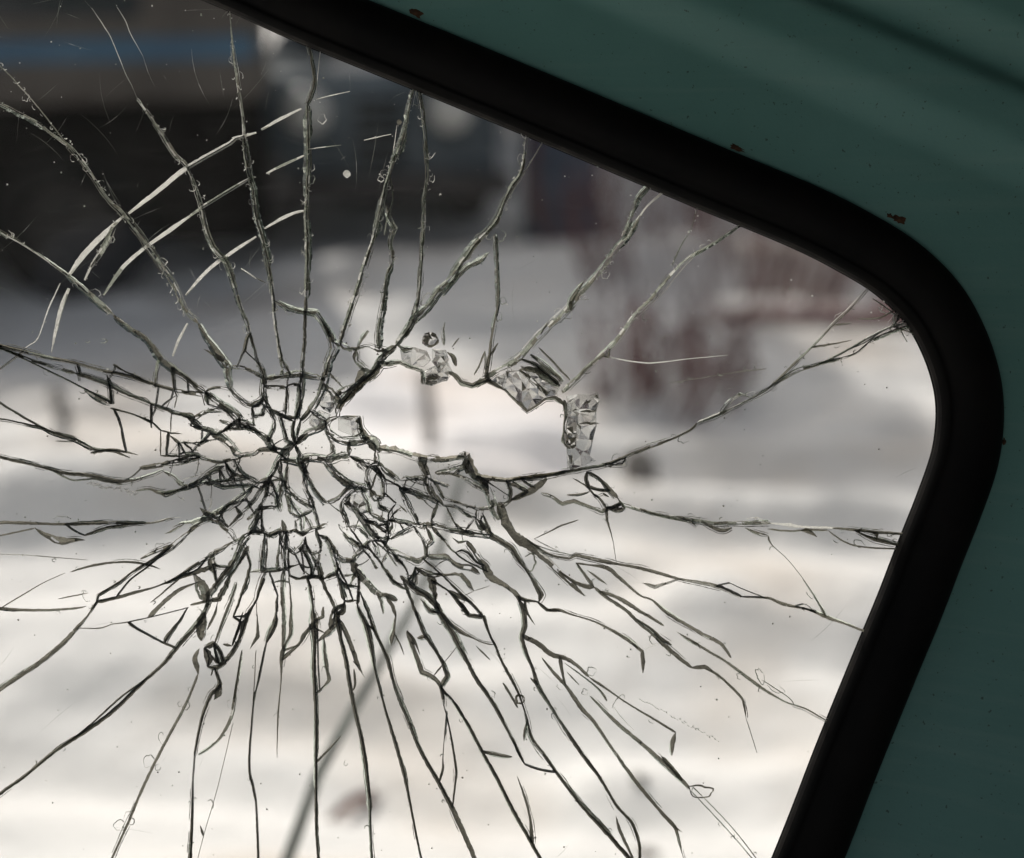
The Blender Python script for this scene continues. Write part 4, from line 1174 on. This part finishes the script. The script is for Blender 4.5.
for r, fl in REG.items():
    area = 0; cx = cy = 0
    for i in fl:
        a, b, c = (vo[j] for j in fo[i]); ar = abs((b-a).cross(c-a))/2; area += ar; cx += ar*(a.x+b.x+c.x)/3; cy += ar*(a.y+b.y+c.y)/3
    big = max(fl, key=lambda i: abs((vo[fo[i][1]]-vo[fo[i][0]]).cross(vo[fo[i][2]]-vo[fo[i][0]])))
    q = tuple(sum(vo[j][k] for j in fo[big])/3 for k in (0, 1))
    if inpoly(q, HOLE) or not inpoly(q, rimpoly) or area < 3: continue
    pieces.append((area, fl, (cx/area, cy/area)))
pieces.sort(key=lambda t: -t[0])
def shard(fl, gap=.25, tilt=0.0, cen=(0, 0)):
    """a slab of glass: triangles front and back, broken edge round it"""
    bd = {}; 
    for i in fl:
        f = fo[i]
        for a, b in zip(f, f[1:]+f[:1]):
            if (b, a) in bd: del bd[(b, a)]
            else: bd[(a, b)] = 1
    # edges with the same piece on both sides drop out above; what is left is the outline
    shift = {}
    for a, b in bd:
        d_ = vo[b]-vo[a]; l = d_.length or 1; n_ = Vector((-d_.y/l, d_.x/l))
        for v in (a, b): shift[v] = shift.get(v, Vector((0, 0)))+n_
    ids = sorted({v for i in fl for v in fo[i]}); idx = {v: k for k, v in enumerate(ids)}; n = len(ids); fr = []; bk = []
    tx, ty = U_(-tilt, tilt), U_(-tilt, tilt)
    for v in ids:
        p = vo[v].copy()
        if v in shift and shift[v].length > .2: p += shift[v].normalized()*gap
        z = ((p.x-cen[0])*tx+(p.y-cen[1])*ty)*K
        fr.append(P(p.x, p.y, z)); bk.append(P(p.x, p.y, T+z))
    fs = []; mi = []
    for i in fl:
        f = [idx[v] for v in fo[i]]; fs.append(tuple(f[::-1])); fs.append(tuple(n+v for v in f)); mi += [0, 0]
    for a, b in bd: fs.append((idx[a], idx[b], n+idx[b], n+idx[a])); mi.append(1)
    return fr+bk, fs, mi
a, fl, cen = pieces[0]
vs, fs, mi = shard(fl); pane = mesh('window_pane', vs, fs, [M_GLASS, M_EDGE], cab, mi, label='cracked window glass with a jagged hole knocked through it')
crumbs = MB(); npc = 0
for a, fl, cen in pieces[1:]:
    vs, fs, mi = shard(fl, tilt=.03 if a < 900 else (.008 if a < 6000 else 0), cen=cen)
    if a < 14 or npc >= 298:
        b = len(crumbs.v); crumbs.v += vs; crumbs.f += [tuple(b+i for i in f) for f in fs]; crumbs.m += mi
    else:
        mesh('glass_piece', vs, fs, [M_CRAZED if a < 420 and math.hypot(cen[0]-325, cen[1]-480) < 190 else M_GLASS, M_EDGE], pane, mi); npc += 1
if crumbs.v: crumbs.build('glass_crumbs', [M_GLASS, M_EDGE], pane, kind='stuff')
print('pieces', len(pieces), npc)

# the cracks themselves: grooves with two ragged walls running down into the glass
ZF = -.00015
def wedge(bm, run):
    """a sliver of clear glass with one slanted face, lying along a crack wall: run of (x, y, nx, ny, near, far)"""
    n = len(run); vs = []
    for i, (x, y, nx_, ny_, o0, o1) in enumerate(run):
        f = min(1, .15+i*.35, .15+(n-1-i)*.35); o1 = o0+(o1-o0)*f
        vs += [P(x+nx_*o0, y+ny_*o0, .0001), P(x+nx_*o1, y+ny_*o1, .0001), P(x+nx_*o0, y+ny_*o0, .0001+(o1-o0)*K*.55*(1 if o1 > o0 else -1))]
    fs = [q for i in range(n-1) for q in ((3*i, 3*i+1, 3*i+4, 3*i+3), (3*i+1, 3*i+2, 3*i+5, 3*i+4), (3*i+2, 3*i, 3*i+3, 3*i+5))]+[(0, 2, 1), (3*n-3, 3*n-2, 3*n-1)]
    if run[0][5] < run[0][4]: fs = [f[::-1] for f in fs]
    bm.add(vs, fs, 3)
def groove(bm, pts, m, rng, strands=True):
    n = len(pts); Ls = []; Rs = []; As = []; ap = 0
    mats = {'d': (0, 0), 'g': (1, 0), 'w': (2, 2)}[m]
    cur = [mats[0], mats[1]]; cen = math.hypot(pts[n//2][0]-330, pts[n//2][1]-470) < 150
    fm = []
    for i, (x, y, wd) in enumerate(pts):
        a = pts[max(0, i-1)]; b = pts[min(n-1, i+1)]; dx, dy = b[0]-a[0], b[1]-a[1]; l = math.hypot(dx, dy) or 1; nx_, ny_ = -dy/l, dx/l
        endf = min(1, .35+i*.3, .35+(n-1-i)*.3) if m != 'w' else min(1, .12+i*.11, .12+(n-1-i)*.11)
        far = math.hypot((x-325)/1.15, y-480) > 150; rag = .2 if m == 'w' else .5 if not far else .24
        h1 = wd/2*endf*(1+rag*noise.noise(Vector((x*.33, y*.33, 9)))+.3*rag*rng.uniform(-1, 1)); h2 = wd/2*endf*(1+rag*noise.noise(Vector((x*.33, y*.33, 29)))+.3*rag*rng.uniform(-1, 1))
        ap = max(-.8, min(.8, ap+rng.uniform(-.35, .35)))
        Ls.append(P(x+nx_*h1, y+ny_*h1, ZF)); Rs.append(P(x-nx_*h2, y-ny_*h2, ZF)); ax_, dz_ = (ap*wd*.5, min(T*.92, .0008+wd*.00045)) if m != 'w' else ((1 if ny_ > 0 else -1)*wd*.36, min(T*.9, wd*K*.75))
        As.append(P(x+nx_*ax_, y+ny_*ax_, dz_))
        if i < n-1:
            for s in (0, 1):
                if rng.random() < (.08 if far else .22):
                    r = rng.random(); base = mats[s]  # paler above, darker below: light in the cracks set by tone
                    if m == 'd': base = 2 if r < (.11 if cen else .03) else 1 if r < (.42 if cen else .2 if y < 540 else .07) else 0
                    elif m == 'g': base = 2 if r < (.2 if y < 320 else .1) else (0 if r < (.3 if y < 300 else .5) else 1)
                    else: base = 1 if r < .28 else 2
                    cur[s] = base
            fm.append(tuple(cur))
    # wide cracks: dark lines where the walls meet the surface, a clear or milky floor between
    clearf = 0; kf = (0, 0); ke = (1, 0); e0 = e1 = .25; q_ = pts[n//2]
    rimf = .25 if min(math.hypot(q_[0]-seg_near(q_, a, b)[0], q_[1]-seg_near(q_, a, b)[1]) for a, b in zip(HOLE, HOLE[1:]+HOLE[:1])) < 5 else 1
    for i in range(n-1):
        x, y, wd = pts[i]
        fr_ = math.hypot((x-325)/1.15, y-480) > 150
        openp = 0 if m == 'w' else (.78 if (not fr_ or m == 'g') and y < 560 and wd > 2.4 else .1 if wd > 3 and y < 560 else .12 if wd > 4 and y < 640 else 0)
        band = m == 'g' and fr_ and y < 560 and wd > 1.9
        if i % 3 == 0:
            clearf = rng.random() < openp*rimf; e0 = rng.uniform(.16, .42); e1 = rng.uniform(.16, .42)
            r = rng.random(); kf = (-1 if r < .5 else 1 if r < .82 else 2 if r < .9 else 0, -1 if rng.random() < .5 else 1 if r < .75 else 0)
            if band:
                clearf = rng.random() < .93; e0 = rng.uniform(.13, .27); e1 = rng.uniform(.13, .27)
                kf = (rng.choice((0, 0, 1, 1, -1)), rng.choice((0, 0, 1, -1, -1))); ke = (2 if rng.random() < .28 else 1, 2 if rng.random() < .22 else 1 if rng.random() < .6 else 0)
        if band: fm[i] = ke
        if not clearf:
            bm.add([Ls[i], As[i], As[i+1], Ls[i+1]], [(0, 1, 2, 3)], fm[i][0]); bm.add([As[i], Rs[i], Rs[i+1], As[i+1]], [(0, 1, 2, 3)], fm[i][1])
        else:
            l0, l1 = Ls[i].lerp(As[i], e0*2), Ls[i+1].lerp(As[i+1], e0*2); r0, r1 = Rs[i].lerp(As[i], e1*2), Rs[i+1].lerp(As[i+1], e1*2)
            bm.add([Ls[i], l0, l1, Ls[i+1]], [(0, 1, 2, 3)], fm[i][0]); bm.add([r0, Rs[i], Rs[i+1], r1], [(0, 1, 2, 3)], fm[i][1])
            if kf[0] >= 0: bm.add([l0, As[i], As[i+1], l1], [(0, 1, 2, 3)], kf[0])
            if kf[1] >= 0: bm.add([As[i], r0, r1, As[i+1]], [(0, 1, 2, 3)], kf[1])
    if not strands: return
    mw = max(p[2] for p in pts)
    if m != 'w' and mw >= 2.4:
        for side in (-1, 1):                              # hairlines that run beside the crack for a while
            on = False; run = []
            for i in range(n):
                if rng.random() < .07: on = not on and rng.random() < (.62 if pts[i][1] < 560 else .3)
                if on:
                    x, y, wd = pts[i]; a = pts[max(0, i-1)]; b = pts[min(n-1, i+1)]; dx, dy = b[0]-a[0], b[1]-a[1]; l = math.hypot(dx, dy) or 1
                    o = side*(wd*.55+1.1+.9*noise.noise(Vector((x*.06, y*.06, side*7))))
                    run.append((x-dy/l*o, y+dx/l*o, rng.uniform(.4, 1.0)))
                if (not on or i == n-1) and len(run) > 4:
                    up = run[0][1] < 330
                    groove(bm, run, 'w' if up and rng.random() < .5 else ('g' if rng.random() < .5 else 'd'), rng, False); run = []
                elif not on: run = []
        for side in (-1, 1):                              # slivers of clear glass along the walls
            i = rng.randrange(0, 4)
            while i < n-4:
                L_ = min(n-1-i, rng.randrange(8, 40)); up = pts[i][1] < 330; mid = math.hypot(pts[i][0]-325, pts[i][1]-480) < 160
                if rng.random() < (.45 if up else .4 if mid else .2) and L_ > 3:
                    wv = rng.uniform(1, 2.7) if up else rng.uniform(.7, 1.8) if mid else rng.uniform(.6, 1.3); run = []
                    for j in range(i, i+L_+1):
                        x, y, wd = pts[j]; a = pts[max(0, j-1)]; b = pts[min(n-1, j+1)]; dx, dy = b[0]-a[0], b[1]-a[1]; l = math.hypot(dx, dy) or 1
                        run.append((x, y, -dy/l, dx/l, side*wd*.5, side*(wd*.5+wv*(1+.5*noise.noise(Vector((x*.2, y*.2, side)))))))
                    wedge(bm, run)
                i += L_+rng.randrange(0, 5)
        for i in range(1, n-1):                           # barbs torn off the crack walls
            if rng.random() < (.055 if pts[i][1] < 540 else .018):
                x, y, wd = pts[i]; a = pts[i-1]; b = pts[i+1]; ang = math.atan2(b[1]-a[1], b[0]-a[0])+rng.choice((-1, 1))*rng.uniform(.2, .6)+(math.pi if rng.random() < .3 else 0)
                ln = rng.uniform(2.5, 7)*(.7+wd*.1); c, s = math.cos(ang), math.sin(ang); q = wd*.35
                vs = [P(x-s*q, y+c*q, ZF-.0001), P(x+s*q, y-c*q, ZF-.0001), P(x+c*ln, y+s*ln, ZF-.0002), P(x+c*ln*.3, y+s*ln*.3, T*.5)]
                mm = (2 if rng.random() < .25 else 1) if (m == 'g') else (0 if rng.random() < .8 else 1)
                bm.add(vs, [(0, 3, 2), (3, 1, 2), (0, 1, 3)], mm)
order = sorted(range(len(FINE)), key=lambda k: -sum(p[2] for p in FINE[k][1]))
hair = MB()
for r, k in enumerate(order):
    m, pts = FINE[k]; rng = random.Random(k*17+3)
    bm = MB() if r < 298 else hair
    groove(bm, pts, m, rng)
    if r < 298: bm.build('crack', [M_DARK, M_GREEN, M_WHITE, M_WEDGE], pane)
hair.build('hairline_cracks', [M_DARK, M_GREEN, M_WHITE, M_WEDGE], pane, kind='stuff')

# curled flakes lifted along the cracks, glints painted white, and a few larger loops
fl_ = MB()
def curl(x, y, rx, ry, ang, a0, a1, wd, m):
    n = max(6, int((a1-a0)*3.4)); pr = None; zz = U_(-.0012, -.0006)
    for i in range(n+1):
        a = a0+(a1-a0)*i/n; w_ = wd*(.45+.55*math.sin(math.pi*i/n))
        q = []
        for s in (-.5, .5):
            ir = 1+.22*noise.noise(Vector((math.cos(a)*1.5+x, math.sin(a)*1.5+y, 2)))*2; X, Y = math.cos(a)*(rx*ir+s*w_), math.sin(a)*(ry*ir+s*w_); q.append(P(x+X*math.cos(ang)-Y*math.sin(ang), y+X*math.sin(ang)+Y*math.cos(ang), zz if s < 0 else ZF-.0001))
        if pr: fl_.add([pr[0], pr[1], q[1], q[0]], [(0, 1, 2, 3)], m)
        pr = q
rng = random.Random(5)
for k in range(len(FINE)):
    m, pts = FINE[k]
    if len(pts) < 12: continue
    for i in range(2, len(pts)-2):
        x, y, wd = pts[i]
        far = math.hypot(x-320, y-480)
        pr_ = .2 if (y < 330 and far > 150 and m == 'g') else .10 if (x > 600 and y < 560 and m != 'w') else .03 if far > 170 and m != 'w' else 0
        if rng.random() > pr_ or x < -20 or y > 900: continue
        a = pts[i-1]; b = pts[i+1]; ang = math.atan2(b[1]-a[1], b[0]-a[0]); s = rng.choice((-1, 1))*(wd*.5+rng.uniform(.5, 2.6)); r_ = rng.choice((.8, 1, 1.3, 1.6, 2.3, 3.4))
        curl(x-math.sin(ang)*s, y+math.cos(ang)*s, r_*rng.uniform(1, 1.8), r_, ang+rng.uniform(-.5, .5), *(lambda a0: (a0, a0+rng.uniform(2.2, 5.6)))(rng.uniform(0, 6.28)), rng.uniform(.45, .95), 2 if y < 330 and rng.random() < .8 else 1)
for (x, y, rx, ry, ang, a0, a1, wd, m) in [(700,791,11.5,6.5,.1,-2.9,3.1,2,0),(529,562,7,7.5,0,-2.2,2.4,2,1),(520,699,4,4.5,0,0,6.2,2.4,0),(591,671,4.5,4.5,0,0,6,1,1),(585,692,3,3,0,0,6,.8,1),(760,676,3.5,8,-.4,0,6.1,1.2,1),
        (775,687,4,10,-1,.3,4,.9,1),(149,761,5,6.5,.3,.6,5.8,.8,1),(158,767,3,3,0,0,5,.8,1),(120,825,5,6,.4,.3,5.4,.9,1),(131,821,3.5,4,0,-2,3,.8,1),(162,738,3.5,5,-.3,1,5.6,.8,1),(186,706,3,4.5,.3,-2,3,.8,1),(180,704,2,2.5,0,0,5,.7,1),
        (500,236,5,6,0,-1.5,3.8,.9,1),(503,301,3,3.5,0,-1,5.4,.9,1),(499,317,3.2,4.5,0,-1,5.2,.9,1),(427,299,4,7,.6,0,6,1.2,2),(605,275,3.6,4,0,-.5,4.8,.9,2),(586,298,3,2,0,0,5,.8,2),(645,317,3,3.5,0,0,5.5,.8,1),(322,119,4,4.5,0,-2,4,.8,2),
        (381,179,2.8,2.8,0,0,6.1,1,2),(432,178,2.5,5,0,-.5,3.6,.8,2),(430,155,3,6,.9,-1,1.6,.7,2),(103,341,4,2,0,-2.5,2.2,.8,1),(88,341,2,1.5,0,0,5,.7,1),(346,763,2,2.6,0,0,4.5,.7,1),(683,439,5,4,0,.2,5,.8,1),(742,399,12,4,-.45,-2.9,.3,1,2),(62,519,8,3,-.05,-3,.2,.8,1),(86,596,3,6,-.4,1,5.6,.8,1),(618,704,4,10,.5,2.5,6,.7,1),(760,690,2,2,0,0,5,.7,1)]:
    curl(x, y, rx, ry, ang, a0, a1, wd, m)
# powdered glass in the crushed middle and tiny chips along the upper cracks
for m, pts in FINE:
    for x, y, wd in pts:
        d_ = math.hypot((x-325)/1.25, y-470); near = d_ < 125
        if x < -10 or y > 640 or rng.random() > (.30 if near else .22 if y < 340 and m == 'g' else .03): continue
        for _ in range(2 if near else 1):
            ox, oy = x+rng.gauss(0, wd*.5+.8), y+rng.gauss(0, wd*.5+.8); r_ = rng.choice((.45, .6, .8, 1.2)); a = rng.uniform(0, 6.28)
            if inpoly((ox, oy), HOLE): continue
            q = [P(ox+math.cos(a+2.1*j+rng.uniform(-.5, .5))*r_*rng.uniform(.6, 1.5), oy+math.sin(a+2.1*j+rng.uniform(-.5, .5))*r_*rng.uniform(.6, 1.5), -.0002-rng.random()*.0008) for j in range(3)]
            fl_.add(q, [(0, 1, 2)], rng.choice((2, 2, 1, 0)) if near else rng.choice((2, 2, 2, 1)))
# the crazed white rows under the left-hand crack, and round beads of glass
for i in range(26): curl(88+i*1.9+U_(-1, 1), 483+i*.35+U_(-2, 2), U_(1, 2.2), U_(.8, 1.3), U_(-.6, .6), 0, U_(3, 5.5), .8, 2)
for i in range(9): curl(57+U_(-2, 2), 360+i*4.5-15, U_(3, 6), U_(1, 1.6), U_(-.2, .2), 3.3, 6, .7, 1) if 0 else None
for i in range(30): curl(640+i*2.7, 698+i*1.45+U_(-1.2, 1.2), U_(.8, 1.8), U_(.5, 1), .5, 0, U_(2, 5), .6, 1)
fl_.build('curled_flakes', [M_DARK, M_GREEN, M_WHITE, M_WEDGE], pane, kind='stuff')

# scratches and specks on the glass
sc = MB(); rng = random.Random(9)
for i in range(140):
    if rng.random() < .6: x, y = rng.uniform(-30, 520), rng.uniform(-40, 330)
    else: x, y = rng.uniform(-30, 930), rng.uniform(0, 860)
    if not inpoly((x, y), rimpoly) or inpoly((x, y), HOLE): continue
    a = math.atan2(y-470, x-300) if rng.random() < .3 else rng.gauss(-.9, .7); ln = rng.uniform(5, 60); h = rng.uniform(.05, .13); bnd = rng.uniform(-.3, .3); pr = None
    for j in range(6):
        t = j/5; aa = a+bnd*t; X, Y = x+math.cos(aa)*ln*t, y+math.sin(aa)*ln*t; hh = h*math.sin(math.pi*min(.95, max(.05, t)))
        q = (P(X-math.sin(aa)*hh, Y+math.cos(aa)*hh, -.0001), P(X+math.sin(aa)*hh, Y-math.cos(aa)*hh, -.0001))
        if pr and not inpoly((X, Y), HOLE): sc.add([pr[0], pr[1], q[1], q[0]], [(0, 1, 2, 3)], 1 if y > 330 else (2 if rng.random() < .15 else 1))
        pr = q
sc.build('fine_scratches', [M_DARK, M_GREEN, M_WHITE, M_WEDGE], pane, kind='stuff')
sp = MB()
for i in range(520):
    x, y = rng.uniform(-30, 940), rng.uniform(-20, 870)
    if not inpoly((x, y), rimpoly) or inpoly((x, y), HOLE): continue
    r_ = rng.choice((.35, .45, .55, .7, 1.0)); n = 6; vs = [P(x, y, -.0006)]+[P(x+math.cos(6.283*j/n)*r_*rng.uniform(.6, 1.3), y+math.sin(6.283*j/n)*r_*rng.uniform(.6, 1.3), -.0001) for j in range(n)]
    sp.add(vs, [(0, 1+j, 1+(j+1) % n) for j in range(n)], (2 if y < 330 else 0) if rng.random() < .5 else 1)
sp.build('dust_specks', [M_DARK, M_GREEN, M_WHITE, M_WEDGE], pane, kind='stuff')
for x, y, r_, mt in ((347, 174, 3.8, M_WHITE), (399, 122, 2.6, M_DARK)):
    n = 12; vs = [P(x, y, -.0012)]+[P(x+math.cos(6.283*j/n)*r_*U_(.85, 1.1), y+math.sin(6.283*j/n)*r_*U_(.9, 1.2), -.0002) for j in range(n)]
    mesh('glass_bead', vs, [(0, 1+j, 1+(j+1) % n) for j in range(n)], mt, pane, smooth=True)

M_CLEAR = M_GLASS
# lumps of crazed glass still hanging round the hole: faceted solids
def lump(poly, zc, amp, mat, seed, step=5, back=.005, fold=None):
    mix = {M_CRUMPLE: (.10, .04, .86), M_CHUNK: (.05, .04, .91), M_DARK: (.02, .55, .43)}[mat]
    rd = random.Random(seed); fa = rd.uniform(0, 3.1) if fold is None else fold; cs, sn = math.cos(fa), math.sin(fa); V = [Vector(p) for p in poly]; n = len(V); E = [(i, (i+1) % n) for i in range(n)]
    x0, x1 = min(p[0] for p in poly), max(p[0] for p in poly); y0, y1 = min(p[1] for p in poly), max(p[1] for p in poly)
    y = y0
    while y < y1:
        x = x0
        while x < x1:
            q = (x+rd.uniform(-.4, .4)*step, y+rd.uniform(-.4, .4)*step)
            if inpoly(q, poly): V.append(Vector(q))
            x += step
        y += step
    vo_, eo_, fo_, *_r = delaunay_2d_cdt(V, E, [], 1, .01)
    nv = len(vo_); bset = set(range(n)); fr = []; bk = []
    for i, v in enumerate(vo_):
        e = i < n; q_ = v.x*cs+v.y*sn; rg = abs(((q_*.11+seed*.37+.35*noise.noise(Vector((v.x*.08, v.y*.08, seed)))) % 1)*2-1); fr.append(P(v.x, v.y, zc-(0 if e else (.25+.75*rg)*amp))); bk.append(P(v.x, v.y, zc+back*(.55 if e else rd.uniform(.6, 1.3))))
    cnt = {}
    for f in fo_:
        for a, b in zip(f, f[1:]+f[:1]): cnt[(a, b)] = 1
    fs = [tuple(f[::-1]) for f in fo_]+[tuple(nv+i for i in f) for f in fo_]+[(a, b, nv+b, nv+a) for (a, b) in cnt if (b, a) not in cnt]
    mi = []
    for k in range(len(fs)):
        if k >= len(fo_): mi.append(3 if mat is not M_DARK else 2); continue
        r = rd.random(); mi.append(0 if r < mix[0] else 1 if r < mix[0]+mix[1] else 3 if r < mix[0]+mix[1]+mix[2]*.45 else 2)
    return mesh('glass_lump', fr+bk, fs, [M_CHIP, M_DARK, M_LUMPG, M_GLASS], pane, mi)
lump([(430.5+8.5*math.cos(i*.4488)*(1+.12*math.sin(i*2.3)), 340+7.8*math.sin(i*.4488)) for i in range(14)], -.002, .004, M_DARK, 1, 4)
lump([(432,349),(446,350),(449,360),(440,372),(432,362)], -.001, .004, M_CRUMPLE, 2, 4)
lump([(424,371),(434,366),(447,360),(453,372),(447,381),(440,382),(432,386),(421,384)], -.001, .005, M_CHUNK, 3, 4)
lump([(426,377),(434,373),(441,377),(437,384),(427,385)], -.004, .003, M_DARK, 33, 3, .002)
lump([(400,350),(414,347),(427,351),(431,360),(424,367),(412,366),(402,361)], -.0005, .001, M_CHUNK, 4, 6, .003)
lump([(499,378),(506,371),(519,370),(530,376),(540,386),(546,399),(536,405),(527,410),(515,400),(503,389)], -.001, .0035, M_CRUMPLE, 5, 8, fold=2.3)
lump([(488,383),(497,376),(507,374),(503,386),(497,387)], -.0005, .003, M_CRUMPLE, 6, 4)
lump([(520,366),(531,366),(545,376),(560,388),(556,395),(546,397),(538,384),(528,374)], .0005, .003, M_CHUNK, 7, 5)
lump([(566,396),(578,394),(590,395),(598,392),(600,400),(596,412),(597,424),(593,440),(590,455),(596,461),(582,466),(570,470),(567,455),(566,440),(567,425),(569,412)], -.0005, .004, M_CRUMPLE, 8, 8, fold=1.5)
lump([(563,430),(568,433),(576,434),(576,446),(572,449),(565,444)], -.005, .003, M_DARK, 9, 4, .003)
lump([(567,402),(574,398),(577,410),(578,424),(573,434),(566,428),(567,414)], -.0035, .003, M_CHUNK, 10, 5)
lump([(319,400),(328,389),(335,397),(337,405),(330,413),(324,410),(320,406)], -.001, .004, M_CRUMPLE, 11, 4)
lump([(310,415),(320,410),(330,414),(326,424),(316,430),(309,424)], 0, .003, M_CHUNK, 12, 5)
lump([(338,418),(359,417),(361,426),(366,436),(352,436),(338,430)], .0005, .002, M_CHUNK, 13, 6, .004)
lump([(459,453),(464,451),(470,453),(470,462),(475,472),(466,474),(462,464),(465,458)], -.002, .004, M_DARK, 14, 4)
lump([(345,497),(356,494),(366,500),(370,512),(358,515),(348,509)], -.0003, .002, M_CHUNK, 15, 5, .004)
lump([(343,502),(350,500),(352,506),(348,508)], -.002, .001, M_DARK, 16, 3, .001)
lump([(567,462),(572,452),(574,464),(570,470)], -.003, .002, M_CRUMPLE, 17, 4, .002)
for i, (x0, y0, x1, y1) in enumerate(((594,396,597,398),(580,412,596,411),(579,424,598,423),(584,404,590,400))):
    bm = MB(); groove(bm, [(x0+(x1-x0)*t/5, y0+(y1-y0)*t/5+U_(-1, 1), 2.6) for t in range(6)], 'd', random.Random(i), False)
    for v in range(len(bm.v)): bm.v[v] -= FW*.006
    bm.build('crack', [M_DARK, M_GREEN, M_WHITE, M_WEDGE], pane)
